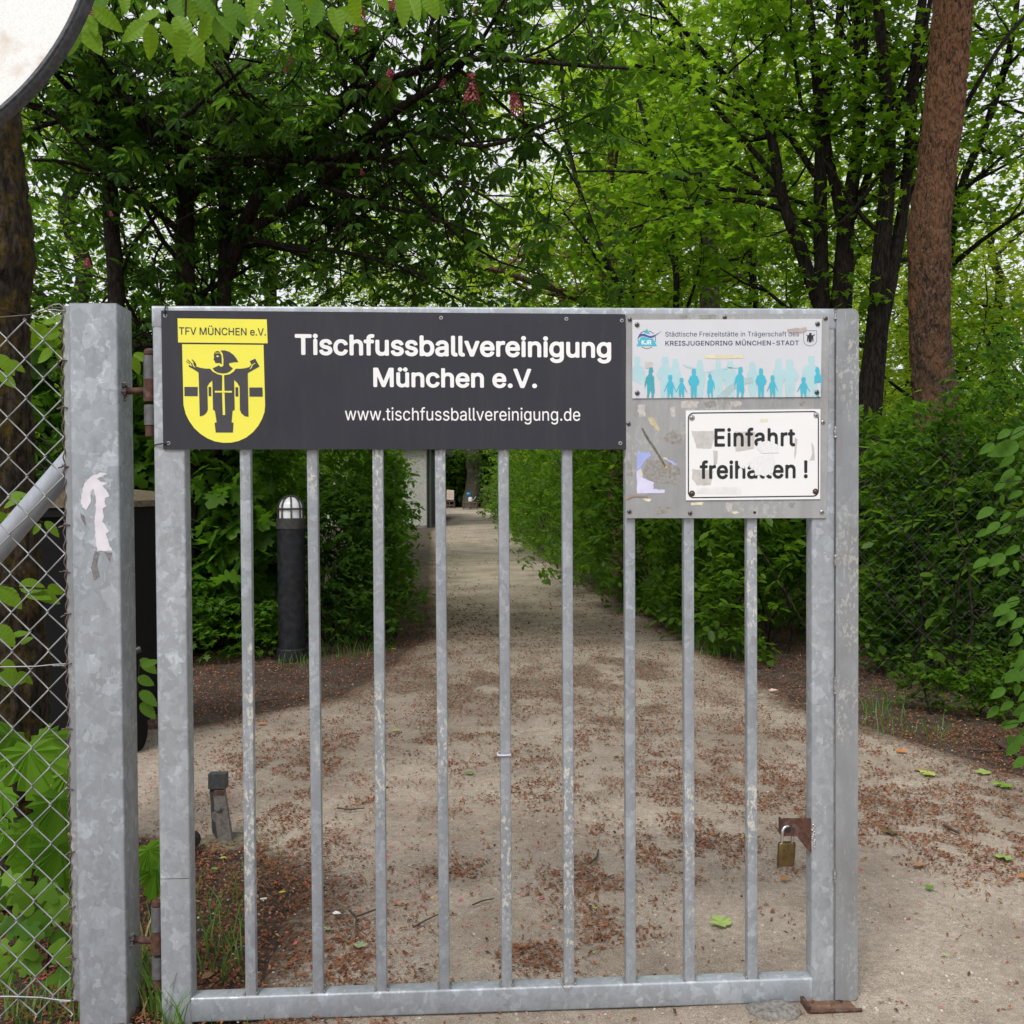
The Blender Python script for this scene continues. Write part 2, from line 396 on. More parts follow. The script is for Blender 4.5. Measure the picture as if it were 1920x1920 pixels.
# tack of the hinge arms
for (zc, (hx_, hy_, hr_)) in ((z1, h1), (z2, h2)):
    MB().tube([(qx1 - .004, .052, zc), (hx_, hy_ + .004, zc)], .0095, 10).build('hinge_arm', M_rust, post, 50)
    MB().lathe([(hr_ + .0006, -.030), (hr_ + .0006, .029)], (hx_, hy_, zc), 20).build('hinge_knuckle', M_rust, post, 40)
    wd = MB(); rn = random.Random(int(zc * 10))
    for k in range(16):
        a = rn.uniform(0, 6.28); r_ = rn.uniform(.004, .018)
        wd.lathe([(.001, -.006), (rn.uniform(.006, .010), 0), (.001, .006)], (qx1 + .002, .045 + r_ * math.cos(a), zc + r_ * 1.4 * math.sin(a)), 6)
    wd.build('weld', M_weld, post, 60)

def jag(pts, amp, seed, sub=5):
    "outline with a torn edge"
    rn = random.Random(seed); out = []
    for i, p in enumerate(pts):
        q_ = pts[(i + 1) % len(pts)]; L = math.hypot(q_[0] - p[0], q_[1] - p[1])
        n_ = max(1, int(L / amp / 1.6)) if sub is None else sub
        nx, ny = -(q_[1] - p[1]) / (L or 1), (q_[0] - p[0]) / (L or 1)
        for k in range(n_):
            f = k / n_; d = rn.uniform(-amp, amp) if k else 0
            out.append((p[0] + (q_[0] - p[0]) * f + nx * d, p[1] + (q_[1] - p[1]) * f + ny * d))
    return out
def Z3(x, y): return (x / 3.4275, 540 + y / 3.4275)      # from an enlarged view
M_stick = plain('faded_sticker_paper', (.66, .63, .68), .7, 0, .08, 30)
st = [(645, 1183), (690, 1195), (650, 1215), (620, 1225), (650, 1245), (690, 1255), (660, 1270), (690, 1310), (700, 1340), (672, 1350), (680, 1400), (660, 1420), (668, 1470), (655, 1500), (700, 1560), (680, 1580), (700, 1640), (720, 1690), (625, 1690), (612, 1600), (610, 1520), (612, 1460), (615, 1350), (600, 1290), (580, 1310), (585, 1370), (555, 1425), (530, 1410), (518, 1370), (525, 1320), (540, 1260), (580, 1215)]
st = [G(*Z3(*p), .0007) for p in st]
MB().poly(jag(st, .0016, 3, 5), -.0007).build('torn_sticker', M_stick, post)
M_scrape = plain('grey_scrape_mark', (.17, .16, .16), .7, 0, .4, 120)
for k, pg in enumerate(([(612, 1690), (640, 1700), (625, 1780), (640, 1860), (600, 1880), (585, 1800)], [(510, 1440), (540, 1460), (560, 1540), (530, 1500)], [(670, 1695), (720, 1700), (705, 1765), (695, 1740)])):
    MB().poly(jag([G(*Z3(*p), .0005) for p in pg], .0012, 30 + k, 4), -.0004).build('scrape_mark', M_scrape, post)

# bracing tube going down behind the fence
b0, b1 = at(-230, 1290, 2.78), at(135, 865, 2.78)
f = Vector((b1.x - b0.x, 0, b1.z - b0.z)).normalized()
br = MB().tube([b0 - f * .35, b1 + f * .02], .034, 28).build('bracing_tube', galv('galvanised_brace_tube', (.40, .43, .49), 25, .3), None, 60)
tag(br, 'thick round galvanised bracing tube rising diagonally to the post behind the chain link', 'bracing tube')

# ================================================================ CHAIN-LINK FENCE (left)
def chainlink(root, px_cols, Y, ztop, zbot, dx, dz, r, mat, x_end, ycurve=0.0, ydir=None, name='mesh_wire', phase=0):
    pass
fence = empty('chain_link_fence', 'galvanised chain-link fence with sagging rusty top wire, left of the gate post', 'fence', mat=GM)
xe, _ = G(119, 900, -.009)
dxx = G(119, 900, -.009)[0] - G(85, 900, -.009)[0]; dzz = (G(60, 900, -.009)[1] - G(60, 973, -.009)[1])
zt = G(85, 600, -.009)[1]; zlow = G(60, 1880)[1]
rows = int((zt - zlow) / dzz) + 1
yf = .009
for c in range(16):
    xr = xe - c * dxx; xl = xr - dxx
    pts = []; ph = (c % 2)
    rn = random.Random(c)
    for k in range(rows * 2 + 1):
        right = (k + ph) % 2 == 0
        z = zt - k * dzz / 2 + (.0 if c else 0)
        x = xr if right else xl
        s = 1 if right else -1
        j = rn.uniform(-.0015, .0015)
        # little hook at each crossing
        pts += [(x - s * .003 + j, yf + (.003 if right else -.0025), z + .004), (x + s * .0022 + j, yf, z + .0005), (x - s * .0015 + j, yf - (.003 if right else -.0025), z - .0045)]
    MB().tube(pts, .0021, 6).build('mesh_wire', M_wire, fence, 80)
# wavy dark binding wire down the edge
zq = [qz1 - .02 - k * .006 for k in range(int((qz1 - .02 - zlow) / .006))]
MB().tube([(xe + .0035 + .0028 * math.sin(k * .95) + .0015 * math.sin(k * .11), yf - .004 + .0026 * math.cos(k * .95), z) for k, z in enumerate(zq)], .0019, 6).build('edge_wire', M_rwire, fence, 80)
# ties through the strip
rn = random.Random(5)
tie0 = MB()
tl = [(.0, .0, .0), (.004, -.006, .001), (.010, -.007, .0), (.017, -.003, -.001), (.019, .004, .0), (.014, .006, .002), (.006, .004, .002), (.0, -.002, -.003), (-.004, -.006, -.004), (-.009, -.004, -.0055)]
tie_me = tie0.tube(tl, .0017, 6).build('wire_tie', M_rwire, fence, 80)
ties = [675, 762, 872, 985, 1070, 1152, 1247, 1365, 1480, 1600, 1702, 1795, 1876]
tie_me.location = (xe - .002, yf - .001, G(125, ties[0])[1])
for py in ties[1:]:
    o = link('wire_tie', tie_me.data, None, fence); o.location = (xe - .002, yf - .001, G(125, py)[1]); o.rotation_euler = (rn.uniform(-.4, .4), rn.uniform(-.3, .3), 0); o.scale = (1, 1, rn.uniform(.8, 1.4))
# line wires
def lw(pys, rad, m):
    xs = [xe - 1.1, xe - .6, G(0, 900)[0], G(60, 900)[0], G(95, 900)[0], xe + .004]
    MB().tube([(x, yf - .006, G(60, p)[1]) for x, p in zip(xs, pys)], rad, 6).build('line_wire', m, fence, 80)
lw([640, 628, 595, 590, 578, 576], .0017, M_rwire); lw([1256, 1254, 1250, 1250, 1247, 1246], .0018, M_wire); lw([1862, 1864, 1868, 1872, 1878, 1880], .0024, M_wire)
zt2 = G(120, 580)[1]
MB().tube([(xe - .03, yf - .008, zt2 + .004), (xe - .015, yf - .009, zt2 + .012), (xe + .0, yf - .008, zt2 + .014), (xe + .010, yf - .006, zt2 + .006), (xe + .012, yf - .004, zt2 - .004), (xe + .002, yf - .008, zt2 - .004), (xe - .012, yf - .009, zt2 - .001), (xe - .03, yf - .006, zt2 - .002)], .0019, 6).build('wire_loop', M_wire, fence, 80)
MB().tube([(xe - .026 + .0035 * math.cos(k * .9), yf - .006 + .0035 * math.sin(k * .9), zt2 + .002 - .0 + k * .0006) for k in range(16)], .0017, 5).build('wire_coil', M_rwire, fence, 80)
MB().tube([(xe - .008 + .0035 * math.cos(k * .9) - k * .0007, yf - .006 + .0035 * math.sin(k * .9), zt2 - .006 - k * .0014) for k in range(16)], .0015, 5).build('wire_coil', M_wire, fence, 80)
MB().tube([(xe - .035 + .0035 * math.cos(k * .9) + k * .0016, yf - .008 + .0035 * math.sin(k * .9), G(110, 1248)[1] + .0) for k in range(22)], .0015, 5).build('wire_coil', M_wire, fence, 80)
MB().tube([(xe - .03 + .0035 * math.cos(k * .9) + k * .0016, yf - .008 + .0035 * math.sin(k * .9), G(110, 1878)[1] + .0) for k in range(20)], .0015, 5).build('wire_coil', M_wire, fence, 80)

# ================================================================ SIGNS
font = None
try:
    fp = os.path.join(bpy.utils.system_resource('DATAFILES'), 'fonts', 'Inter.woff2')
    if os.path.exists(fp): font = bpy.data.fonts.load(fp)
except Exception: font = None
dg = bpy.context.evaluated_depsgraph_get
def contours(body, space=1.0):
    cu = bpy.data.curves.new('t', 'FONT'); cu.body = body
    if font: cu.font = font
    cu.size = 1; cu.space_character = space
    o = bpy.data.objects.new('t', cu); C.objects.link(o); bpy.context.view_layer.update()
    c2 = o.to_curve(dg()); out = []
    for sp in c2.splines:
        P_ = []
        if sp.type == 'BEZIER':
            b_ = sp.bezier_points; n_ = len(b_)
            for i in range(n_):
                p0, h0, h1, p1 = b_[i].co, b_[i].handle_right, b_[(i + 1) % n_].handle_left, b_[(i + 1) % n_].co
                straight = ((h0 - p0).cross(p1 - p0)).length < 1e-6 and ((h1 - p0).cross(p1 - p0)).length < 1e-6
                for k in range(1 if straight else 6):
                    t_ = k / 6; u_ = 1 - t_; q_ = p0 * u_ ** 3 + h0 * (3 * u_ * u_ * t_) + h1 * (3 * u_ * t_ * t_) + p1 * t_ ** 3
                    P_.append((q_.x, q_.y))
        else: P_ = [(p_.co.x, p_.co.y) for p_ in sp.points]
        if len(P_) > 2: out.append(np.array(P_))
    o.to_curve_clear(); bpy.data.objects.remove(o); bpy.data.curves.remove(cu)
    return out
def text_mesh(body, bold=0.0, space=1.0, res=30):
    "letters traced from their outlines on a fine grid; bold grows the outline evenly"
    cs_ = sorted(contours(body, space), key=lambda c: c[:, 0].min()); groups = []
    for c in cs_:
        if groups and c[:, 0].min() < groups[-1][1]: groups[-1][0].append(c); groups[-1][1] = max(groups[-1][1], c[:, 0].max())
        else: groups.append([[c], c[:, 0].max()])
    V = []; F = []; key = {}
    def vid(x, y):
        k = (round(x, 5), round(y, 5))
        if k not in key: key[k] = len(V); V.append((x, y, 0))
        return key[k]
    h = .7 / res
    for g_, _ in groups:
        al = np.concatenate(g_); lo = al.min(0) - bold - 2 * h; hi = al.max(0) + bold + 2 * h
        gx_ = np.arange(lo[0], hi[0] + h, h); gy_ = np.arange(lo[1], hi[1] + h, h)
        X, Y = np.meshgrid(gx_, gy_); Pq = np.stack([X.ravel(), Y.ravel()], 1)
        a_ = np.concatenate(g_); b_ = np.concatenate([np.roll(c, -1, 0) for c in g_])
        d_ = b_ - a_; L2 = (d_ ** 2).sum(1) + 1e-12
        rel = Pq[:, None, :] - a_[None]
        t_ = np.clip((rel * d_[None]).sum(2) / L2, 0, 1)
        dist = np.sqrt((((rel - t_[..., None] * d_[None])) ** 2).sum(2).min(1))
        up_ = (a_[None, :, 1] <= Pq[:, None, 1]) & (b_[None, :, 1] > Pq[:, None, 1])
        dn_ = (a_[None, :, 1] > Pq[:, None, 1]) & (b_[None, :, 1] <= Pq[:, None, 1])
        cr = d_[None, :, 0] * rel[..., 1] - d_[None, :, 1] * rel[..., 0]
        wn = (up_ & (cr > 0)).sum(1) - (dn_ & (cr < 0)).sum(1)
        sdf = (np.where(wn != 0, dist, -dist) + bold).reshape(X.shape)
        for i in range(len(gy_) - 1):
            for j in range(len(gx_) - 1):
                q_ = ((i, j), (i, j + 1), (i + 1, j + 1), (i + 1, j)); v_ = [sdf[a, b] for a, b in q_]
                if max(v_) <= 0: continue
                poly_ = []
                for k in range(4):
                    (a, b), va = q_[k], v_[k]; (c, d), vb = q_[(k + 1) % 4], v_[(k + 1) % 4]
                    if va > 0: poly_.append(vid(gx_[b], gy_[a]))
                    if (va > 0) != (vb > 0):
                        f_ = va / (va - vb); poly_.append(vid(gx_[b] + (gx_[d] - gx_[b]) * f_, gy_[a] + (gy_[c] - gy_[a]) * f_))
                poly_ = [p_ for n_, p_ in enumerate(poly_) if p_ != poly_[n_ - 1]]
                if len(poly_) > 2: F.append(tuple(poly_))
    return np.array(V), F
CAPH = None
def caph():
    global CAPH
    if CAPH is None: c, _ = text_mesh('H'); CAPH = c[:, 1].max()
    return CAPH
def lettering(parent, body, xl, xr, ytop, ybase, mat, off=.0, bold=0., name='lettering', space=1., ybr=None, res=30):
    "one line of print: left, right, cap top and baseline as seen; laid on the plane off in front"
    co, fs = text_mesh(body, bold, space, res)
    x0, x1 = co[:, 0].min(), co[:, 0].max()
    A = G(xl, ybase, off); B = G(xr, ybase if ybr is None else ybr, off); T = G(xl, ytop, off)
    sx = (B[0] - A[0]) / (x1 - x0); sz_ = (T[1] - A[1]) / (caph() + bold)
    vs = [(A[0] + (x - x0) * sx, -off, A[1] + (y + bold * .5) * sz_ + (B[1] - A[1]) * (x - x0) / (x1 - x0)) for x, y, _ in co]
    me = bpy.data.meshes.new(name); me.from_pydata(vs, [], fs); me.materials.append(mat); me.update()
    # make it face the viewer
    if me.polygons and sum(p.normal.y * p.area for p in me.polygons) > 0: me.flip_normals()
    return link(name, me, None, parent)
def screw(parent, px, py, off, mat=None, r=.0055, cross=True, name='screw'):
    x, z = G(px, py, off)
    o = MB().lathe([(r, 0), (r * .95, r * .28), (r * .7, r * .5), (r * .3, r * .6)], (0, 0, 0), 14, 'y').build(name, mat or M_screw, parent, 40)
    o.location = (x, -off, z)
    if cross:
        a = random.Random(px * 7 + py).uniform(0, 1.5); m_ = MB()
        for s in (0, math.pi / 2):
            c_, s_ = math.cos(a + s), math.sin(a + s)
            m_.obox((0, -r * .62, 0), (c_ * r * .5, 0, s_ * r * .5), (0, r * .04, 0), (-s_ * r * .12, 0, c_ * r * .12))
        k = m_.build('recess', M_ink, o)
    return o

# --- dark club sign
s1 = empty('club_sign', 'long anthracite club sign with yellow crest and white lettering, fixed to the gate top', 'sign', mat=GM)
SO = .005                                                                     # its face stands 5 mm in front
cs = [G(302, 582, SO), G(1172.5, 589, SO), G(1174, 842.5, SO), G(302 + 4, 842.5, SO)]
MB().poly(cs, -SO, .0035).build('panel', M_anth, s1)
k1 = SO + .0006
lettering(s1, 'Tischfussballvereinigung', 553, 1146, 627, 664.5, M_white, k1, .022, ybr=670.5)
lettering(s1, 'München e.V.', 700, 1007, 690, 725, M_white, k1, .022, ybr=727)
lettering(s1, 'www.tischfussballvereinigung.de', 647, 1088, 764, 788, M_white, k1, .002, ybr=789)
def Z1(x, y): return (330 + x / 7.68, 590 + y / 7.68)
def zp(pts, off, f=None): return [G(*(f or Z1)(*p), off) for p in pts]
shield = [(88, 425), (1260, 435), (1283, 1300), (1275, 1400), (1240, 1500), (1185, 1600), (1110, 1690), (1010, 1770), (900, 1820), (790, 1843), (680, 1845), (560, 1825), (450, 1780), (350, 1715), (260, 1630), (190, 1530), (140, 1430), (108, 1300)]
MB().poly(zp([(22, 53), (1307, 68), (1320, 413), (30, 400)], k1), -k1).build('crest_banner', M_yellow, s1)
MB().poly(zp(shield, k1), -k1).build('crest_shield', M_yellow, s1)
lettering(s1, 'TFV MÜNCHEN e.V.', 335.5, 498.5, 613.5, 627.3, M_inky, k1 + .0005, .008, ybr=629.2)
k2 = k1 + .0005
fig = MB()
# robe and arms
fig.poly(zp([(290, 745), (350, 765), (420, 776), (490, 778), (530, 820), (600, 858), (665, 872), (662, 1100), (672, 1445), (708, 1445), (698, 1100), (692, 872), (770, 858), (830, 820), (860, 778), (930, 778), (1000, 770), (1060, 752), (1085, 715), (1062, 668), (1140, 632), (1203, 745), (1033, 842), (1045, 1470), (990, 1462), (940, 1420), (920, 1370), (915, 1040), (885, 985), (837, 938), (845, 1370), (815, 1385), (800, 1550), (828, 1555), (820, 1697), (572, 1697), (555, 1557), (585, 1550), (560, 1385), (533, 1370), (522, 945), (480, 985), (452, 1030), (458, 1370), (440, 1410), (400, 1448), (342, 1465), (325, 835), (260, 790), (180, 745), (200, 715), (225, 735), (215, 700), (240, 690), (262, 700), (225, 650), (235, 642), (275, 685), (292, 715)], k2), -k2)
fig.poly(zp([(640, 515), (700, 513), (770, 535), (830, 580), (870, 630), (898, 683), (830, 685), (760, 700), (775, 740), (820, 772), (780, 815), (730, 840), (670, 846), (600, 835), (550, 805), (525, 770), (575, 752), (615, 728), (650, 754), (682, 735), (683, 640), (672, 560), (650, 530)], k2), -k2)
fig.poly(zp([(560, 535), (600, 520), (630, 535), (655, 590), (660, 715), (620, 692), (600, 698), (565, 695), (555, 660), (540, 655), (548, 620), (545, 570)], k2), -k2)
for q_ in ([(120, 1040), (313, 1040), (313, 1173), (122, 1173)], [(1055, 1048), (1245, 1048), (1250, 1180), (1058, 1180)], [(468, 1040), (507, 1040), (507, 1173), (470, 1173)], [(855, 1045), (895, 1045), (898, 1178), (857, 1178)], [(165, 642), (222, 690), (212, 697), (158, 652)], [(148, 665), (205, 705), (196, 713), (145, 675)]):
    fig.poly(zp(q_, k2), -k2)
fig.build('crest_figure', M_inky, s1)
k3 = k2 + .0004
cx = MB()
cx.poly(zp([(560, 1097), (805, 1098), (806, 1122), (561, 1121)], k3), -k3)
cx.poly(zp([(575, 600), (598, 585), (622, 598), (600, 613)], k3), -k3)
for k in range(5): cx.poly(zp([(566 + k * 15, 540), (571 + k * 15, 540), (576 + k * 15, 562), (571 + k * 15, 562)], k3), -k3)
cx.poly(zp([(225, 680), (245, 695), (262, 745), (285, 755), (268, 758), (245, 740), (235, 705), (215, 685)], k3), -k3)
cx.poly(zp([(1140, 693), (1142, 702), (1105, 725), (1092, 760), (1068, 787), (1063, 780), (1082, 755), (1092, 720)], k3), -k3)
cx.poly(zp([(183, 712), (215, 722), (235, 738), (222, 742), (205, 730), (183, 722)], k3), -k3)
cx.build('crest_detail', M_yellow, s1)
for (a, b) in ((310, 592), (827, 596), (1062, 598), (1166, 601), (316, 831), (1163, 831)):
    x, z = G(a, b, SO)
    o = MB().lathe([(.0052, 0), (.0052, .0012), (.0028, .0014)], (x, -SO, z), 14, 'y').build('eyelet', M_screwl, s1, 40)
    MB().lathe([(.0026, .0014), (.0026, .0016)], (x, -SO, z), 10, 'y').build('eyelet_hole', M_ink, s1)
a, b = G(311, 592, SO), G(313, 572, SO)
MB().tube([(a[0], -SO - .001, a[1]), (a[0] - .003, -SO - .004, a[1] + .008), (b[0] - .002, -SO, b[1] + .002), (b[0], .02, b[1] + .004)], .0022, 6).build('cable_tie', M_black, s1)
a, b = G(314, 831, SO), G(287, 834, SO)
MB().tube([(a[0], -SO - .001, a[1]), (a[0] - .006, -SO - .004, a[1]), (b[0] + .004, -.004, b[1]), (b[0] - .002, .0, b[1]), (b[0] - .002, .03, b[1])], .0022, 6).build('cable_tie', M_black, s1)

# --- metal backing sheet with sticker remains
bs_ = empty('backing_sheet', 'weathered bare metal sheet with scratches and sticker remains, right of the dark sign', 'metal sheet', mat=GM)
BO = .004
MB().poly([G(1174, 588, BO), G(1555.5, 588, BO), G(1549, 971.5, BO), G(1173, 971.5, BO)], -BO, .0028).build('sheet', M_sheet, bs_)
for (a, b) in ((1181, 599), (1359, 595), (1548, 597), (1178.5, 794.5), (1543, 791.5), (1180, 959), (1294, 962), (1541, 960)):
    screw(bs_, a, b, BO, None if b < 600 or a < 1179.5 else (M_screw if a < 1300 else M_screwl), .0062)
x, z = G(1415, 961, BO); MB().lathe([(.004, 0), (.004, .0005)], (x, -BO, z), 12, 'y').build('screw_hole', M_ink, bs_)
def Z2(x, y): return (1140 + x / 3.84, 560 + y / 3.84)
M_blue = plain('faded_blue_sticker', (.36, .42, .78), .6, 0, .2, 12)
M_lil = plain('pale_lilac_sticker', (.62, .60, .80), .65, 0, .1, 30)
M_cream = plain('cream_paper_remains', (.68, .62, .44), .8, 0, .12, 60)
M_glue = plain('grey_glue_residue', (.27, .255, .24), .75, 0, .3, 130)
M_glue2 = plain('light_glue_residue', (.47, .44, .42), .75, 0, .18, 90)
kb = BO + .0004
def scrap(pg, m, parent=bs_, off=kb, amp=.0012, name='sticker_remains', f=Z2, sd_=0, sub=4):
    return MB().poly(jag(zp(pg, off, f), amp, sd_ + len(pg), sub), -off).build(name, m, parent)
scrap([(215, 1090), (240, 1110), (300, 1105), (310, 1130), (265, 1165), (238, 1215), (205, 1240)], M_blue, sd_=1)
scrap([(206, 1243), (238, 1220), (250, 1290), (330, 1322), (325, 1370), (410, 1378), (408, 1398), (210, 1402)], M_lil, sd_=2)
scrap([(225, 1245), (245, 1240), (252, 1270), (232, 1285)], M_cream, off=kb + .0004, sd_=3)
scrap([(420, 1150), (500, 1190), (485, 1202), (425, 1165)], M_blue, sd_=4)
scrap([(395, 1140), (425, 1145), (425, 1160), (400, 1155)], M_cream, off=kb + .0003, sd_=5)
scrap([(290, 850), (330, 860), (375, 940), (365, 955), (300, 900)], plain('ochre_smear', (.50, .44, .28), .8, 0, .2, 60), sd_=6, amp=.003)
M_slit = plain('dark_tape_remains', (.14, .125, .10), .8, 0, .4, 150)
scrap([(240, 935), (252, 930), (300, 1015), (340, 1070), (425, 1212), (412, 1218), (350, 1115), (300, 1040), (262, 985)], M_slit, off=kb + .0006, sd_=7, amp=.0005)
scrap([(410, 1205), (425, 1205), (430, 1222), (415, 1225)], plain('orange_fleck', (.62, .38, .08), .7), off=kb + .0009, sd_=8, amp=.0004)
for k, pg in enumerate(([(530, 740), (650, 735), (640, 790), (530, 790)], [(690, 745), (780, 740), (770, 780), (700, 785)], [(400, 1000), (470, 945), (540, 1000), (535, 1055), (420, 1040)], [(215, 765), (270, 765), (268, 850), (220, 850)], [(135, 1170), (180, 1165), (178, 1280), (138, 1280)], [(330, 1500), (460, 1500), (480, 1530), (350, 1560)], [(850, 1470), (900, 1468), (895, 1530), (860, 1530)], [(1300, 1465), (1345, 1465), (1340, 1510), (1305, 1500)], [(280, 1160), (480, 1180), (520, 1230), (520, 1340), (400, 1330), (300, 1310), (250, 1260)], [(450, 780), (485, 780), (480, 850), (455, 850)], [(510, 120), (575, 118), (570, 148), (520, 148)], [(660, 120), (780, 120), (770, 145), (665, 148)], [(880, 740), (960, 745), (950, 775), (890, 780)], [(1370, 740), (1420, 738), (1410, 775), (1380, 775)])):
    scrap(pg, M_glue if k % 3 else M_glue2, sd_=20 + k, amp=.003, off=kb - .0002)
scrap([(600, 1468), (690, 1465), (680, 1488), (600, 1488)], M_cream, sd_=40); scrap([(885, 1535), (925, 1528), (955, 1545), (910, 1552)], M_cream, sd_=41)
scrap([(255, 1440), (310, 1440), (305, 1460), (270, 1460)], M_cream, sd_=42)
scrap([(125, 1425), (180, 1415), (285, 1418), (285, 1426), (180, 1425), (130, 1448)], plain('brown_glue_bead', (.33, .22, .17), .6), sd_=43, amp=.0005, off=kb + .002)

# --- white and blue youth-centre sign
s2 = empty('youth_centre_sign', 'silvery white sign with turquoise people silhouettes, screwed on the metal sheet', 'sign', mat=GM)
KO = BO + .003
M_sil = plain('silvery_white_sign_face', (.62, .63, .67), .38, .15, .04, 5)
MB().poly([G(1185.6, 599.5, KO), G(1541, 598, KO), G(1539, 744, KO), G(1185.6, 747, KO)], -KO, .0026).build('panel', M_sil, s2)
M_navy = plain('navy_print', (.035, .05, .12), .5); M_teal = plain('turquoise_print', (.06, .44, .58), .5, 0, .04, 20); M_pale = plain('pale_turquoise_print', (.40, .60, .65), .5, 0, .04, 20)
M_tealg = plain('greenish_turquoise_print', (.05, .34, .40), .5); M_royal = plain('blue_wave_print', (.04, .09, .33), .5)
l0 = KO + .0004
lettering(s2, 'Städtische Freizeitstätte in Trägerschaft des', 1247.5, 1498, 622, 631, M_navy, l0, .0, ybr=630.5)
lettering(s2, 'KREISJUGENDRING MÜNCHEN-STADT', 1247.5, 1498, 639.3, 648, M_navy, l0, .012, space=1.05, ybr=647.2)
def ZA(x, y): return (1180 + x / 10.105, 590 + y / 10.105)
def ZB(x, y): return (1360 + x / 9.6, 590 + y / 9.6)
lg = MB()
lg.poly(zp([(330, 260), (395, 370), (340, 358), (280, 342)], l0, ZA), -l0)
lg.poly(zp([(215, 430), (260, 418), (300, 425), (400, 455), (448, 448), (527, 597), (135, 597)], l0, ZA), -l0)
lg.build('emblem_triangle', M_teal, s2)
MB().poly(zp([(163, 460), (160, 435), (185, 385), (230, 360), (290, 365), (350, 392), (400, 405), (450, 395), (510, 370), (620, 305), (530, 372), (470, 420), (420, 438), (380, 438), (320, 415), (260, 400), (215, 408), (185, 430)], l0 + .0004, ZA), -l0 - .0004).build('emblem_wave', M_royal, s2)
ar = MB()
for (a0, a1) in ((100, 150), (40, 75), (-15, 22), (-125, -55), (172, 195)):
    n_ = 10; rr = 172; cc = (332, 472); P_ = [(cc[0] + rr * math.cos(R(a0 + (a1 - a0) * k / n_)), cc[1] - rr * math.sin(R(a0 + (a1 - a0) * k / n_))) for k in range(n_ + 1)]
    Q_ = [(cc[0] + (rr - 9) * math.cos(R(a0 + (a1 - a0) * k / n_)), cc[1] - (rr - 9) * math.sin(R(a0 + (a1 - a0) * k / n_))) for k in range(n_ + 1)]
    ar.poly(zp(P_ + Q_[::-1], l0 + .0002, ZA), -l0 - .0002)
ar.build('emblem_ring', M_navy, s2)
lettering(s2, 'KJR', 1203, 1221.5, 638, 646, M_white, l0 + .0004, .03)
# small coat of arms
sh_ = [(1405, 283), (1648, 285), (1648, 460), (1640, 500), (1600, 545), (1522, 568), (1450, 545), (1412, 500), (1405, 450)]
sh_i = [(1411, 290), (1642, 291), (1642, 460), (1633, 497), (1596, 539), (1522, 561), (1454, 539), (1418, 497), (1411, 450)]
e_ = MB()
for i in range(len(sh_)):
    j = (i + 1) % len(sh_); e_.poly(zp([sh_[i], sh_[j], sh_i[j], sh_i[i]], l0, ZB), -l0)
e_.build('crest_outline', M_navy, s2)
MB().poly(zp([(1450, 350), (1480, 370), (1505, 365), (1510, 335), (1530, 325), (1560, 340), (1545, 365), (1580, 370), (1610, 350), (1612, 362), (1583, 390), (1588, 485), (1570, 485), (1562, 410), (1555, 485), (1540, 490), (1550, 515), (1535, 500), (1520, 490), (1505, 515), (1508, 490), (1500, 485), (1492, 410), (1488, 488), (1468, 485), (1475, 385)], l0, ZB), -l0).build('crest_figure', M_ink, s2)
# people silhouettes: head, body outline and legs per figure
SIL = {
 'man': [(-.16, 1.0), (.16, 1.0), (.2, .9), (.13, .8), (.4, .74), (.5, .66), (.55, .45), (.5, .3), (.42, .45), (.36, .55), (.33, .3), (.3, 0), (.06, 0), (0, .3), (-.06, 0), (-.3, 0), (-.33, .3), (-.36, .55), (-.42, .45), (-.5, .3), (-.55, .45), (-.5, .66), (-.4, .74), (-.13, .8), (-.2, .9)],
 'akimbo': [(-.18, 1.0), (.18, 1.0), (.24, .88), (.17, .78), (.4, .74), (.62, .55), (.4, .4), (.33, .5), (.33, .3), (.3, 0), (.06, 0), (0, .3), (-.06, 0), (-.3, 0), (-.33, .3), (-.33, .5), (-.4, .4), (-.62, .55), (-.4, .74), (-.17, .78), (-.24, .88)],
 'kid': [(-.2, 1.0), (.2, 1.0), (.28, .88), (.17, .74), (.35, .66), (.6, .42), (.8, .28), (.72, .26), (.36, .5), (.38, .3), (.3, 0), (.14, 0), (0, .26), (-.14, 0), (-.3, 0), (-.38, .3), (-.36, .5), (-.72, .26), (-.8, .28), (-.6, .42), (-.35, .66), (-.17, .74), (-.28, .88)],
 'boy': [(-.02, 1.0), (.2, .99), (.27, .88), (.13, .77), (.33, .68), (.35, .45), (.4, .22), (.32, .1), (.28, 0), (.1, 0), (.12, .12), (0, .25), (-.1, .1), (-.12, 0), (-.3, 0), (-.28, .12), (-.3, .5), (-.42, .4), (-.48, .28), (-.52, .4), (-.4, .66), (-.15, .77), (-.14, .9)],
 'woman': [(-.14, 1.0), (.12, 1.0), (.24, .9), (.28, .74), (.42, .66), (.46, .45), (.36, .35), (.3, .5), (.34, .3), (.2, 0), (-.18, 0), (-.34, .28), (-.28, .5), (-.44, .4), (-.4, .68), (-.24, .76), (-.22, .9)]}
def sil(kind, xc, yt, yb, wd_, off, m, fl=1, zf=Z2, xmax=1541):
    pg = [(xc + fl * a * wd_, yb + (yt - yb) * b) for a, b in SIL[kind]]
    pg = [(min(max(zf(*p)[0], 1186), xmax), zf(*p)[1]) for p in pg]
    MB().poly([G(a, b, off) for a, b in pg], -off).build('silhouette', m, s2)
backs = [('man', 210, 418, 712, 105), ('akimbo', 412, 418, 712, 100), ('woman', 485, 435, 712, 90), ('woman', 662, 438, 712, 90), ('man', 795, 445, 712, 90), ('akimbo', 880, 448, 710, 95), ('woman', 1040, 455, 710, 95), ('woman', 1228, 432, 710, 95), ('akimbo', 1310, 438, 709, 105), ('man', 1465, 412, 708, 125)]
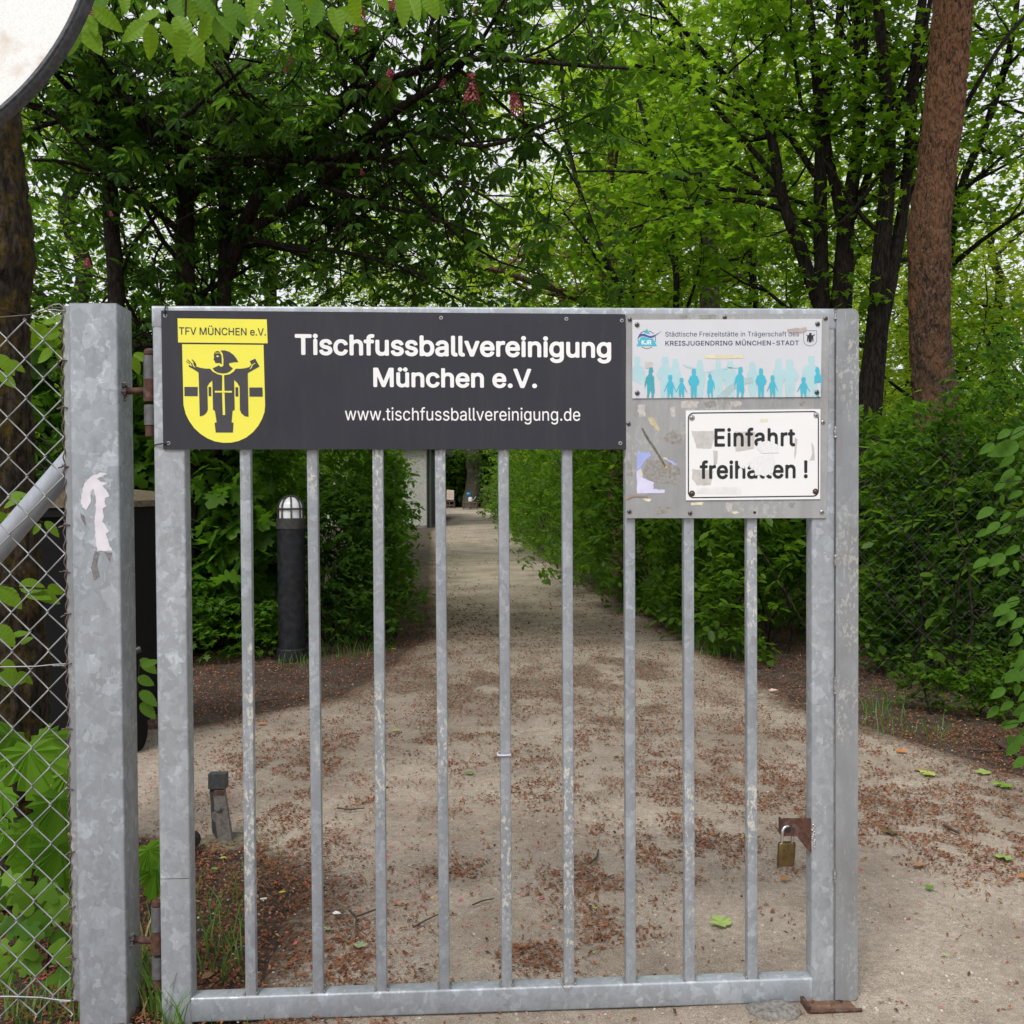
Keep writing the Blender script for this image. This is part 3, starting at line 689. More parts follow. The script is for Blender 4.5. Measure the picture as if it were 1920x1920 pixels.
for k, (kd, xc, yt, yb, wd_) in enumerate(backs): sil(kd, xc, yt, yb, wd_, l0 + .00015 * (k % 3), M_pale)
MB().poly(zp([(650, 500), (600, 490), (560, 480), (540, 468), (545, 482), (560, 492), (640, 512)], l0 + .0002, Z2), -l0 - .0002).build('silhouette', M_pale, s2)
MB().poly(zp([(705, 530), (760, 512), (860, 492), (940, 490), (940, 500), (860, 506), (780, 525), (708, 535)], l0 + .0003, Z2), -l0 - .0003).build('silhouette', M_pale, s2)
fronts = [('boy', 305, 494, 712, 80, 1), ('kid', 448, 550, 712, 58, 1), ('kid', 530, 570, 712, 52, 1), ('akimbo', 618, 505, 710, 66, 1), ('boy', 738, 538, 710, 62, -1), ('boy', 950, 490, 710, 80, 1), ('akimbo', 1102, 502, 708, 66, 1), ('kid', 1185, 552, 708, 52, 1), ('kid', 1408, 566, 706, 60, 1), ('boy', 1512, 492, 705, 76, -1)]
for k, (kd, xc, yt, yb, wd_, fl) in enumerate(fronts): sil(kd, xc, yt, yb, wd_, l0 + .0007 + .0001 * (k % 2), M_teal if k else M_tealg, fl)
scrap([(695, 405), (975, 405), (978, 428), (840, 432), (700, 430)], M_cream, s2, l0 + .0003, .0008, sd_=50)
scrap([(1290, 220), (1335, 215), (1430, 205), (1430, 232), (1400, 245), (1320, 245), (1292, 240)], plain('pinkish_tape_remains', (.42, .36, .34), .7), s2, l0 + .0006, .0014, sd_=51)
scrap([(265, 455), (322, 457), (322, 500), (270, 500)], plain('pale_patch', (.56, .53, .55), .6), s2, l0 + .0006, .0003, sd_=52)
scrap([(780, 710), (880, 620), (950, 575), (1040, 565), (1045, 600), (960, 620), (900, 660), (860, 708)], plain('greyish_film', (.38, .50, .53), .6), s2, l0 + .00055, .0012, sd_=53)
for (a, b) in ((1194.5, 609), (1533, 607.5), (1195, 737), (1531.5, 735.5)): screw(s2, a, b, KO, None, .0068)

# --- white enamel sign
s3 = empty('driveway_sign', 'worn white enamel sign with black rim and two lines of black lettering', 'sign', mat=GM)
EO = BO + .003
M_enam = plain('white_enamel', (.78, .78, .79), .28, 0, .02, 6)
q4 = [(560, 805), (1530, 795), (1528, 1443), (562, 1452)]
MB().poly(zp(q4, EO, Z2), -EO, .0026).build('panel', M_enam, s3)
def rr_(x0, y0, x1, y1, r, tilt=0):
    o_ = []
    for (cx_, cy_, a0) in ((x1 - r, y0 + r, 0), (x0 + r, y0 + r, 90), (x0 + r, y1 - r, 180), (x1 - r, y1 - r, 270)):
        rng_ = range(0, 91, 15)
        for a in (rng_ if True else []):
            t = R(a0 + a) if a0 in (90, 180, 270) else R(a0 + a)
            o_.append((cx_ + r * math.cos(t), cy_ - r * math.sin(t)))
    return [(x, y - tilt * (x - x0) / (x1 - x0)) for x, y in o_]
o1 = rr_(575, 820, 1519, 1437, 42, 12); o2 = rr_(583, 828, 1511, 1429, 36, 12)
e_ = MB(); m1 = EO + .0005
for i in range(len(o1)):
    j = (i + 1) % len(o1); e_.poly(zp([o1[i], o1[j], o2[j], o2[i]], m1, Z2), -m1)
e_.build('rim_line', M_ink, s3)
M_resid = plain('grey_sticker_residue', (.52, .50, .49), .7, 0, .12, 60)
scrap([(600, 952), (760, 952), (765, 1000), (740, 1080), (640, 1078), (620, 1020)], M_resid, s3, EO + .0003, .0012, sd_=60)
scrap([(915, 955), (1060, 958), (1050, 1080), (920, 1100), (905, 1010)], M_resid, s3, EO + .0003, .0014, sd_=61)
scrap([(605, 1225), (760, 1240), (740, 1340), (640, 1345), (605, 1300)], M_resid, s3, EO + .0003, .0014, sd_=62)
scrap([(755, 1090), (790, 1100), (785, 1190), (760, 1200)], M_resid, s3, EO + .0003, .001, sd_=63)
scrap([(1095, 870), (1150, 865), (1150, 885), (1100, 892)], plain('yellowed_paint', (.72, .68, .50), .7), s3, EO + .0003, .0006, sd_=64)
scrap([(1345, 1000), (1365, 1010), (1352, 1130), (1342, 1160)], M_resid, s3, EO + .0003, .001, sd_=65); scrap([(1465, 1030), (1482, 1060), (1488, 1165), (1450, 1165), (1470, 1120)], M_resid, s3, EO + .0003, .0007, sd_=66)
scrap([(640, 1360), (960, 1355), (960, 1408), (640, 1405)], plain('faint_film', (.70, .70, .71), .6), s3, EO + .0003, .0006, sd_=67)
lettering(s3, 'Einfahrt', 1339.5, 1491, 804, 837, M_ink, m1, .02, space=1.06, ybr=836)
lettering(s3, 'freihalten !', 1312, 1514.5, 865, 897.5, M_ink, m1, .02, space=1.02, ybr=896)
M_enw = plain('white_scratched_enamel', (.74, .74, .76), .5, 0, .06, 120)
m2 = m1 + .0004
scrap([(1010, 1180), (1060, 1140), (1190, 1120), (1200, 1170), (1185, 1260), (1120, 1278), (1095, 1268), (1060, 1275), (1055, 1240), (1020, 1215)], M_enw, s3, m2, .0012, sd_=70, name='worn_patch')
scrap([(1085, 1040), (1140, 1020), (1220, 1050), (1230, 1110), (1100, 1110), (1070, 1070)], M_enw, s3, m2, .0012, sd_=71, name='worn_patch')
scrap([(940, 1190), (980, 1200), (985, 1225), (950, 1215)], M_enw, s3, m2, .0006, sd_=72, name='worn_patch')
for (a, b, m_) in ((604, 857, M_screwl), (1500, 838, M_screwl), (605, 1402, M_rust), (1494, 1388, M_rust)):
    px, py = Z2(a, b); x, z = G(px, py, EO)
    MB().lathe([(.0080, 0), (.0080, .001), (.0045, .0014)], (x, -EO, z), 20, 'y').build('washer', m_, s3, 40)
    screw(s3, px, py, EO + .0014, M_screwl if m_ is M_screwl else M_screw, .0045)

# --- white zip tie on a bar, wire loop at a bar foot
x, z = G(946, 1418, .01)
t1 = MB().tube([(x - .017, .002, z), (x, -.004 + .006, z - .001), (x + .017, .002, z), (x + .018, .02, z), (x + .012, .04, z), (x - .012, .04, z), (x - .018, .02, z), (x - .017, .002, z)], .0022, 6).build('cable_tie', plain('lilac_white_plastic', (.62, .60, .70), .5), None)
t1.matrix_world = GM; tag(t1, 'thin white cable tie looped round the sixth bar at mid height', 'cable tie')
x = G(1063, 1830)[0]; zz = zb1
t2 = MB().tube([(x - .02, .0, zz + .03), (x - .018, -.003, zz + .01), (x - .008, -.004, zz - .004), (x + .0, -.005, zz - .008), (x + .012, -.004, zz + .0), (x + .019, -.003, zz + .014), (x + .018, .002, zz + .04), (x + .012, .004, zz + .06)], .0009, 5).build('thin_wire', plain('brown_thin_wire', (.28, .22, .15), .6), None, 80)
t2.matrix_world = GM; tag(t2, 'thin brown wire wound round the foot of the bar in the gate middle', 'wire')
# ================================================================ GROUND, PATH
def hgt(x, y):
    return .012 * noise.noise((x * .8, y * .8, 0)) + .03 * noise.noise((x * .15, y * .15, 3)) * min(1, y / 10) + .42 * max(0, min(1, (y - 26) / 30))
def gm_soil():
    m, t, p, o = newmat('dark_soil_with_leaf_litter'); P = wpos(t)
    n = noisen(t, P, 22, 8, .75); n2 = noisen(t, P, 3, 4)
    c = mix(t, ramp(t, n, [(.35, 0.), (.65, 1.)]), (.018, .013, .010), (.085, .055, .038))
    c = mix(t, ramp(t, n2, [(.45, 0.), (.65, .5)]), c, (.10, .085, .065))
    v = nd(t, 'ShaderNodeTexVoronoi', Scale=90); t.links.new(P, v.inputs['Vector'])
    c = mix(t, ramp(t, v.outputs['Distance'], [(.12, .55), (.2, 0.)]), c, (.24, .16, .11))
    t.links.new(c, p.inputs['Base Color']); p.inputs['Roughness'].default_value = .95; bump(t, p, n, 1, .02); return m
def gm_path():
    m, t, p, o = newmat('trodden_sandy_gravel'); P = wpos(t)
    fine = noisen(t, P, 260, 3, .7); mid = noisen(t, P, 40, 6, .7); big = noisen(t, P, 1.3, 5, .6)
    base = mix(t, ramp(t, big, [(.35, 0.), (.65, 1.)]), (.29, .238, .185), (.52, .445, .36))
    c = mix(t, ramp(t, mid, [(.40, .45), (.62, 0.)]), base, (.16, .125, .095))
    c = mix(t, ramp(t, fine, [(.38, .75), (.5, 0.)]), c, (.13, .10, .08))
    c = mix(t, ramp(t, fine, [(.56, 0.), (.66, .7)]), c, (.56, .50, .44))
    cl = noisen(t, mapping(t, P, (1, .7, 1)), 2.6, 8, .72)
    c = mix(t, ramp(t, cl, [(.50, 0.), (.66, .38)]), c, (.135, .095, .070))
    ed = nd(t, 'ShaderNodeAttribute', attribute_name='rnd')
    sm = nd(t, 'ShaderNodeMath', operation='ADD'); t.links.new(ed.outputs['Fac'], sm.inputs[0]); t.links.new(mid, sm.inputs[1])
    c = mix(t, ramp(t, sm.outputs[0], [(.55, 1.), (1.35, 0.)]), c, (.085, .052, .034))
    v = nd(t, 'ShaderNodeTexVoronoi', Scale=120); t.links.new(P, v.inputs['Vector'])
    c = mix(t, ramp(t, v.outputs['Distance'], [(.10, .6), (.17, 0.)]), c, (.07, .05, .038))
    t.links.new(c, p.inputs['Base Color']); p.inputs['Roughness'].default_value = .92; p.inputs['Specular IOR Level'].default_value = .3
    hb = nd(t, 'ShaderNodeMath', operation='ADD'); t.links.new(fine, hb.inputs[0]); t.links.new(mid, hb.inputs[1])
    bump(t, p, hb.outputs[0], .7, .006); return m
def attr(me, name, arr):
    a = me.attributes.new(name, 'FLOAT', 'POINT'); a.data.foreach_set('value', np.asarray(arr, dtype=np.float32))
def axis(a, b, d0, grow, lim):
    out = [a]; d = d0
    while out[-1] < b: out.append(out[-1] + d); d = min(d * grow, lim)
    return out
xs = sorted(set([-x for x in axis(4, 400, .3, 1.12, 40)] + list(np.arange(-4, 4.01, .12)) + axis(4, 400, .3, 1.12, 40)))
ys = sorted(set([-y + 0 for y in axis(0, 60, .5, 1.2, 20)] + list(np.arange(0, 14, .12)) + axis(14, 800, .15, 1.06, 40)))
vs = [(x, y, hgt(x, y)) for y in ys for x in xs]; nx = len(xs)
fs = [(j * nx + i, j * nx + i + 1, (j + 1) * nx + i + 1, (j + 1) * nx + i) for j in range(len(ys) - 1) for i in range(nx - 1)]
g = MB().add(vs, fs).build('ground', gm_soil()); tag(g, kind='structure'); g.data.shade_smooth()

def interp(tab, y):
    if y <= tab[0][0]: return tab[0][1]
    for (a, b), (c, d) in zip(tab, tab[1:]):
        if y <= c: return b + (d - b) * (y - a) / (c - a)
    return tab[-1][1]
XL = [(-6, -6), (1.2, -5.5), (1.6, -.85), (2.9, -.78), (3.7, -.80), (4.15, -1.3), (4.35, -4.2), (5.9, -4.3), (6.15, -2.1), (7.1, -1.25), (9.8, -.86), (33, -2.70), (44, -2.72), (47, -3.6), (56, -3.9), (66, -7)]
XR = [(-6, 9), (1.5, 7), (3.2, 3.9), (4.3, 3.0), (5.2, 2.55), (6.7, 1.95), (12.9, 1.42), (19, .95), (56, -.74), (66, 3)]
def on_path(x, y): return interp(XL, y) < x < interp(XR, y)
DR = [(1000, 1300, 420, 60, .55), (1250, 1500, 260, 50, .3), (900, 1180, 240, 40, .5), (1130, 1000, 60, 30, .8), (860, 1290, 260, 30, 1.2), (1160, 1255, 150, 26, 1.3), (1150, 1340, 170, 30, .8), (700, 1240, 160, 30, 1.2), (640, 1370, 160, 18, .7), (490, 1440, 90, 14, 1.3), (575, 1480, 22, 50, 1.1), (520, 1600, 120, 70, .7), (1300, 1580, 90, 22, 1.5), (1110, 1650, 60, 36, 1.3), (1230, 1610, 40, 20, .7), (1010, 1800, 50, 24, 1.4), (870, 1640, 60, 14, .8), (620, 1800, 120, 60, .6), (1230, 1440, 120, 16, .9), (960, 1430, 60, 10, .7), (1450, 1340, 120, 40, .9), (1700, 1520, 170, 40, 1.3), (1800, 1620, 120, 20, .5), (1000, 1200, 120, 18, .7), (1150, 1745, 60, 30, .8), (1330, 1655, 60, 16, .6), (770, 1530, 40, 10, .6), (1420, 1470, 70, 12, .7), (1480, 1720, 60, 20, .35)]
DRW = []
for (a_, b_, c_, d_, w_) in DR:
    p0 = gnd(a_, b_); p1 = gnd(a_ + c_, b_); p2 = gnd(a_, b_ - d_); DRW.append((p0.x, p0.y, p1.x - p0.x, p2.y - p0.y, w_))
def d_brown(x, y):
    n1 = noise.noise((x * .9, y * .55, 7)); n2 = noise.noise((x * 3.2, y * 2.2, 3)); n3 = noise.noise((x * 9, y * 7, 5))
    e = min(x - interp(XL, y), interp(XR, y) - x)
    cl = max(0, .55 + n2 * 1.3 + n3 * 1.5)
    base = .016 + max(0, n1 * .5 + n2 * .8 + n3 * .6 - .22)
    for (a, b, c, d, w_) in DRW:
        q = ((x - a) / c) ** 2 + ((y - b) / d) ** 2
        if q < 6: base += w_ * math.exp(-q * .8) * cl * 2.1
    if y < 3.6 and x > .9: base *= .35
    if e < .5: base = max(base, (.85 - e * 1.1) * min(1, cl + .3))
    return min(1, base)
def drift(x, y):
    v = 0
    for (a, b, c, d, w_) in DRW:
        q = ((x - a) / c) ** 2 + ((y - b) / d) ** 2
        if q < 6: v += w_ * math.exp(-q * 1.1)
    return min(1, v * max(.25, min(1.2, .65 + 1.2 * noise.noise((x * 3.2, y * 2.2, 3)))))
pv = []; pf = []; pe = []; NJ = 56
yy = list(np.arange(-6, 1.6, .3)) + list(np.arange(1.6, 12, .06)) + list(np.arange(12, 66, .4))
for j, y in enumerate(yy):
    a, b = interp(XL, y), interp(XR, y)
    wob = .10 * noise.noise((0, y * 1.6, 1)) + .05 * noise.noise((0, y * 5, 1)); a += wob; b += .12 * noise.noise((5, y * 1.3, 1)) + .05 * noise.noise((9, y * 5, 1))
    for i in range(NJ + 1):
        x = a + (b - a) * i / NJ
        e = min(i, NJ - i) / NJ * (b - a)
        pv.append((x, y, hgt(x, y) + .010 + .004 * noise.noise((x * 4, y * 4, 2)) - (.02 if i in (0, NJ) else 0))); pe.append(min(1, e / .55, 1 - .75 * drift(x, y)))
for j in range(len(yy) - 1):
    for i in range(NJ): q = j * (NJ + 1) + i; pf.append((q, q + 1, q + NJ + 2, q + NJ + 1))
path = MB().add(pv, pf).build('path', gm_path()); tag(path, kind='structure'); path.data.shade_smooth(); attr(path.data, 'rnd', pe)

# ---------------------------------------------------------------- instanced-by-numpy scatter into one mesh
def scatter(name, tv, tf, P, S, Rm, rnd, mat, parent=None):
    "copies template (tv,tf) to points P with scale S and rotation matrices Rm, as one mesh"
    tv = np.asarray(tv, dtype=np.float32); tf = np.asarray(tf, dtype=np.int32); N = len(P); k = len(tv)
    S = np.asarray(S, dtype=np.float32).reshape(N, 1, 1) if np.ndim(S) == 1 else np.asarray(S, dtype=np.float32).reshape(N, 1, 3)
    V = np.einsum('nij,nkj->nki', Rm.astype(np.float32), tv[None] * S) + np.asarray(P, dtype=np.float32)[:, None]
    F = (tf[None] + (np.arange(N, dtype=np.int32) * k)[:, None, None]).reshape(-1, 3)
    me = bpy.data.meshes.new(name)
    me.vertices.add(N * k); me.vertices.foreach_set('co', V.reshape(-1))
    me.loops.add(F.size); me.loops.foreach_set('vertex_index', F.reshape(-1))
    me.polygons.add(len(F)); me.polygons.foreach_set('loop_start', np.arange(0, F.size, 3, dtype=np.int32))
    me.update(calc_edges=True); attr(me, 'rnd', np.repeat(rnd, k)); me.materials.append(mat)
    return link(name, me, None, parent)
def rots(rg, n, tilt=.5, yaw=None, tiltmean=0., roll=.3):
    "random yaw about z, tilt of the tip downwards, roll about the midrib"
    a = rg.uniform(0, 2 * np.pi, n) if yaw is None else yaw
    b = rg.normal(tiltmean, tilt, n); c = rg.normal(0, roll, n)
    ca, sa, cb, sb, cc, sc_ = np.cos(a), np.sin(a), np.cos(b), np.sin(b), np.cos(c), np.sin(c); z = np.zeros(n); o_ = np.ones(n)
    Rz = np.stack([ca, -sa, z, sa, ca, z, z, z, o_], 1).reshape(n, 3, 3)
    Rx = np.stack([o_, z, z, z, cb, -sb, z, sb, cb], 1).reshape(n, 3, 3)
    Ry = np.stack([cc, z, sc_, z, o_, z, -sc_, z, cc], 1).reshape(n, 3, 3)
    return Rz @ Rx @ Ry

# leaf templates: base at origin, tip along +y, upper side +z
def outline_leaf(pts, fold=.12, curl=-.12):
    "fan of triangles from a point on the midrib; pts is the right half from base to tip"
    L = [(x, y) for x, y in pts]; P_ = L + [(-x, y) for x, y in L[::-1] if abs(x) > 1e-6]
    vs = [(0, .45, 0)] + [(x, y, fold * abs(x) + curl * y * y) for x, y in P_]; n = len(P_)
    return vs, [(0, 1 + i, 1 + (i + 1) % n) for i in range(n)]
T_oval = ([(0, 0, 0), (.26, .28, .05), (.24, .68, .0), (0, 1, -.12), (-.24, .68, .0), (-.26, .28, .05)], [(0, 1, 2), (0, 2, 3), (0, 3, 4), (0, 4, 5)])
T_kite = ([(0, 0, 0), (.3, .45, .06), (0, 1, -.08), (-.3, .45, .06)], [(0, 1, 2), (0, 2, 3)])
T_maple = outline_leaf([(0, 0), (.22, -.05), (.46, .02), (.26, .22), (.62, .38), (.50, .52), (.60, .66), (.26, .58), (.30, .86), (0, 1.05)], .10, -.14)
T_maple_s = outline_leaf([(0, 0), (.42, .0), (.22, .26), (.58, .48), (.22, .58), (0, 1.0)], .12, -.14)
def compound(n=6, spread=150):
    V = []; F = []
    for k in range(n):
        a = R(-spread + 2 * spread * k / (n - 1)); ln = 1 - .45 * abs(k - (n - 1) / 2) / ((n - 1) / 2); b = len(V)
        for (x, y, z) in [(0, .02, 0), (.155 * ln, .55 * ln, .03), (.145 * ln, .82 * ln, -.05), (0, ln, -.20), (-.145 * ln, .82 * ln, -.05), (-.155 * ln, .55 * ln, .03)]:
            V.append((x * math.cos(a) + y * math.sin(a), y * math.cos(a) - x * math.sin(a), z - .16 * y * y))
        F += [(b, b + 1, b + 2), (b, b + 2, b + 3), (b, b + 3, b + 4), (b, b + 4, b + 5)]
    return V, F
T_chest = compound(6, 105)
T_trio = ([(0, 0, 0), (.58, .42, .05), (0, .55, -.02), (-.58, .42, .05), (.22, .40, .03), (0, 1, -.12), (-.22, .40, .03)], [(0, 1, 2), (0, 2, 3), (4, 5, 6)])
T_chip = ([(-.5, -.1, 0), (.5, 0, .05), (-.05, .32, .10)], [(0, 1, 2)])
T_flake = ([(-.5, 0, 0), (0, .22, .12), (.5, 0, 0), (0, -.22, .1)], [(0, 2, 1), (0, 3, 2)])
# cluster of small flakes of foliage for far crowns: three crossed leaves
def tuft(n, seed):
    rn = random.Random(seed); V = []; F = []
    for k in range(n):
        c = Vector((rn.gauss(0, .5), rn.gauss(0, .5), rn.gauss(0, .3))); q = Quaternion((0, 0, 1), rn.uniform(0, 6.3)) @ Quaternion((1, 0, 0), rn.gauss(0, .5)) @ Quaternion((0, 1, 0), rn.gauss(0, .5)); b = len(V); s = rn.uniform(.35, .6)
        for v in T_kite[0]: V.append(tuple(c + q @ (Vector(v) * s)))
        F += [(b, b + 1, b + 2), (b, b + 2, b + 3)]
    return V, F

# ---------------------------------------------------------------- litter on the ground
LG = {'brown': ((.15, .056, .028), (.28, .118, .055)), 'pink': ((.50, .055, .09), (.60, .14, .16)), 'dark': ((.05, .03, .02), (.10, .06, .035)), 'yellow': ((.50, .38, .05), (.48, .50, .12))}
def litter(kind, n, seed, dens, smin, smax, x0, x1, y0, y1, label=None, tilt=.35, T_=None):
    T_ = T_ or T_flake
    a, b = LG[kind]; m = leafmat(kind + '_fallen_flakes', a, b, a, .1, .8, .2)
    rg = np.random.default_rng(seed); pts = []; tries = 0
    rr = random.Random(seed)
    while len(pts) < n and tries < n * 60:
        tries += 1
        y = y0 + (y1 - y0) * rr.random() ** 1.7; x = rr.uniform(x0, x1)
        if abs(x) > .56 * y + .6: continue
        if rr.random() < dens(x, y): pts.append((x, y, hgt(x, y) + .013 + rr.random() * .006))
    N = len(pts); P_ = np.array(pts); S = rg.uniform(smin, smax, N)
    S3 = np.stack([S, S * rg.uniform(.5, 1.3, N), S], 1)
    o = scatter('ground_litter', T_[0], T_[1], P_, S3, rots(rg, N, tilt, roll=.4), rg.random(N), m); tag(o, kind='stuff'); return o
litter('brown', 50000, 11, d_brown, .006, .024, -4, 4.5, 1.9, 6)
litter('brown', 150000, 18, d_brown, .007, .025, -4, 4.5, 1.9, 15, T_=T_chip)
LG['tan'] = ((.30, .17, .09), (.42, .27, .15))
litter('tan', 16000, 16, d_brown, .006, .022, -4, 4.5, 1.9, 12)
def d_pink(x, y):
    v = max(0, noise.noise((x * 1.5, y, 2)) * .8 + .35)
    if x > .2: v *= .25
    if y > 4.5 and x < -.4: v *= 2.2
    return v
litter('pink', 5200, 12, d_pink, .009, .020, -4, 3, 2.2, 12, tilt=.5)
litter('dark', 30000, 13, lambda x, y: max(.02, d_brown(x, y) * .8), .006, .024, -4, 4.5, 2, 16)
litter('yellow', 500, 14, lambda x, y: .5, .006, .016, -3, 4, 2, 9)
def d_far(x, y):
    e = min(x - interp(XL, y), interp(XR, y) - x); return .9 if e < .7 else .12 + max(0, noise.noise((x, y * .3, 8)))
litter('brown', 9000, 15, d_far, .025, .06, -6, 4, 10, 60)

# small stones
rg = np.random.default_rng(5)
T_stone = ([(-.5, -.4, 0), (.5, -.35, 0), (.4, .45, 0), (-.45, .4, 0), (-.2, -.1, .45), (.25, .05, .4)], [(0, 1, 5), (0, 5, 4), (1, 2, 5), (2, 3, 4), (2, 4, 5), (3, 0, 4)])
n = 9000; P_ = []; rr = random.Random(3)
while len(P_) < n:
    y = 1.9 + 8 * rr.random() ** 1.6; x = rr.uniform(-.6 * y, .6 * y); P_.append((x, y, hgt(x, y) + .010))
o = scatter('gravel', T_stone[0], T_stone[1], np.array(P_), rg.uniform(.003, .010, n), rots(rg, n, .2), rg.random(n), leafmat('small_stones', (.16, .14, .12), (.50, .46, .42), (.2, .2, .2), 0, .8)); tag(o, kind='stuff')
# ================================================================ TREES AND BUSHES
def wobble(pts, rn, amp):
    "subdivide a limb and give it a natural wander"
    out = [];
    for i in range(len(pts) - 1):
        a, b = pts[i], pts[i + 1]; L = (b[0] - a[0]).length; n = max(2, int(L / .25))
        for k in range(n):
            f = k / n; p = a[0].lerp(b[0], f); r = a[1] + (b[1] - a[1]) * f
            if i + k: p = p + Vector((rn.gauss(0, 1), rn.gauss(0, 1), rn.gauss(0, 1))) * amp * L * .12
            out.append((p, r))
    out.append(pts[-1]); return out
def smoothp(pts, it=1):
    for _ in range(it):
        pts = [pts[0]] + [((pts[i - 1][0] + pts[i][0] * 2 + pts[i + 1][0]) / 4, pts[i][1]) for i in range(1, len(pts) - 1)] + [pts[-1]]
    return pts
class Tree:
    def __init__(s, label, group, seed, cat='tree', name='tree', at_=(0, 0, 0)):
        s.root = empty(name, label, cat, loc=at_, group=group); s.o = Vector(at_); s.rn = random.Random(seed); s.mb = MB(); s.tips = []; s.seed = seed
    def limb(s, pts, n=10, amp=.35, sub=True, side=None):
        "pts: [(px,py,Y,r_px)] as seen, r in photograph pixels"
        P_ = [(at(a, b, Y) - s.o, r * Y / FPX) for a, b, Y, r in pts]
        P_ = smoothp(wobble(P_, s.rn, amp), 2); s.mb.tube([p for p, r in P_], [r for p, r in P_], n)
        if sub: s.branches(P_, 1)
        return P_
    def world_limb(s, P_, n=8, amp=.4, sub=True):
        P_ = [(Vector(p) - s.o, r) for p, r in P_]
        P_ = smoothp(wobble(P_, s.rn, amp), 1); s.mb.tube([p for p, r in P_], [r for p, r in P_], n)
        if sub: s.branches(P_, 1)
    back = 0.; blen = 1.7; bstep = .5; up = .15; maxlv = 3; tstart = .25
    def branches(s, P_, lv):
        rn = s.rn; acc = 0; tot = sum((P_[i + 1][0] - P_[i][0]).length for i in range(len(P_) - 1)); run = 0
        step = s.bstep * (.75 ** (lv - 1)); nxt = tot * (s.tstart if lv == 1 else .15)
        for i in range(len(P_) - 1):
            a, b = P_[i], P_[i + 1]; L = (b[0] - a[0]).length; run += L
            while run > nxt:
                nxt += step * rn.uniform(.6, 1.4)
                d = (b[0] - a[0]).normalized(); q = Vector((rn.gauss(0, 1), rn.gauss(0, 1), rn.gauss(0, .6))).normalized()
                dr = (d * .55 + q * .9 + Vector((0, s.back if lv == 1 else s.back * .4, s.up))).normalized()
                ln = s.blen * (.52 ** (lv - 1)) * rn.uniform(.6, 1.3); r0 = min(a[1] * .6, .018 * (.5 ** (lv - 1)) * s.blen)
                m = 5 if lv < 3 else 3; p = a[0].copy(); Q = [(p.copy(), r0)]
                for k in range(m):
                    dr = (dr + Vector((rn.gauss(0, .22), rn.gauss(0, .22), rn.gauss(0, .16) + (.03 if lv < 3 else -.05)))).normalized()
                    p = p + dr * ln / m; Q.append((p.copy(), r0 * (1 - .8 * (k + 1) / m) + .0012))
                s.mb.tube([x for x, _ in Q], [r for _, r in Q], 5 if lv == 1 else 3, cap=False)
                if lv < s.maxlv: s.branches(Q, lv + 1)
                if lv >= s.maxlv - 1:
                    for x, _ in Q[1 if lv == s.maxlv else 3:]: s.tips.append(x)
                elif True: s.tips.append(Q[-1][0])
    def trunk(s, mat):
        o = s.mb.build('trunk', mat, s.root, 80); return o
    def crown(s, tmpl, mat, n, size, spread=.14, extra=(), tilt=.45, tm=-.25, clump=None, name='crown', zmin=None):
        rg = np.random.default_rng(s.seed); T = np.array([tuple(t) for t in s.tips]) if s.tips else np.zeros((0, 3))
        parts = []
        if len(T):
            parts.append(T[rg.integers(0, len(T), n)] + rg.normal(0, spread, (n, 3)) * (1, 1, .7))
        for (c, rad, cnt, cr) in extra:       # blob: centre, radii, number of leaves, clump radius
            c = np.array(tuple(Vector(c) - s.o)); k = max(1, cnt // 36); u = rg.normal(0, 1, (k, 3)); u /= np.linalg.norm(u, axis=1)[:, None]
            cc = c + u * (rg.random((k, 1)) ** .45) * np.array(rad); idx = rg.integers(0, k, cnt)
            parts.append(cc[idx] + rg.normal(0, 1, (cnt, 3)) * cr * np.array([1, 1, .4]))
        P_ = np.concatenate(parts)
        if zmin is not None: P_ = P_[P_[:, 2] + s.o.z > zmin]
        N = len(P_); S = rg.uniform(size * .65, size * 1.2, N)
        return scatter(name, tmpl[0], tmpl[1], P_, S, rots(rg, N, tilt, tiltmean=tm), rg.random(N), mat, s.root)

BK_dark = barkmat('dark_chestnut_bark', (.012, .009, .007), (.055, .043, .034), sc=(12, 12, 4))
BK_maple = barkmat('dark_maple_bark', (.008, .006, .005), (.050, .039, .030), sc=(16, 16, 4), bs=1)
BK_grey = barkmat('grey_green_bark', (.05, .045, .035), (.17, .15, .11), sc=(12, 12, 5))
BK_pine = barkmat('pine_bark', (.030, .021, .016), (.155, .098, .066), sc=(19, 19, 7), bs=1, dist=.03, patch=(.21, .105, .052), high=(.34, .165, .085))
BK_red = barkmat('far_pine_bark', (.08, .05, .04), (.28, .17, .12), sc=(8, 8, 3))
BK_moss = barkmat('mossy_bark', (.012, .009, .006), (.085, .065, .046), moss=(.13, .085, .010), mossamt=.7, sc=(14, 14, 5), bs=1, dist=.03)

L_chest = leafmat('chestnut_leaf', (.020, .056, .013), (.052, .118, .022), (.22, .46, .03), .42, .6, .14)
L_bush = leafmat('dark_shrub_leaf', (.017, .045, .008), (.048, .105, .015), (.18, .40, .03), .40, .6, .14)
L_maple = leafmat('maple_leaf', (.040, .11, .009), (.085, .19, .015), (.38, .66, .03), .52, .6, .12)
L_far = leafmat('lighter_far_leaf', (.055, .14, .010), (.13, .25, .022), (.48, .72, .04), .52, .6, .12)  # lighter, yellower green of the farther trees' own leaves
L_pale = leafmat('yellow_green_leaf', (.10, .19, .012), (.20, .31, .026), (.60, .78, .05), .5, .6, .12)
L_hedge = leafmat('hedge_leaf', (.027, .070, .007), (.082, .160, .014), (.26, .52, .03), .40, .5, .22)
L_mhedge = leafmat('field_maple_leaf', (.030, .080, .008), (.092, .19, .016), (.24, .52, .03), .42, .5, .25)
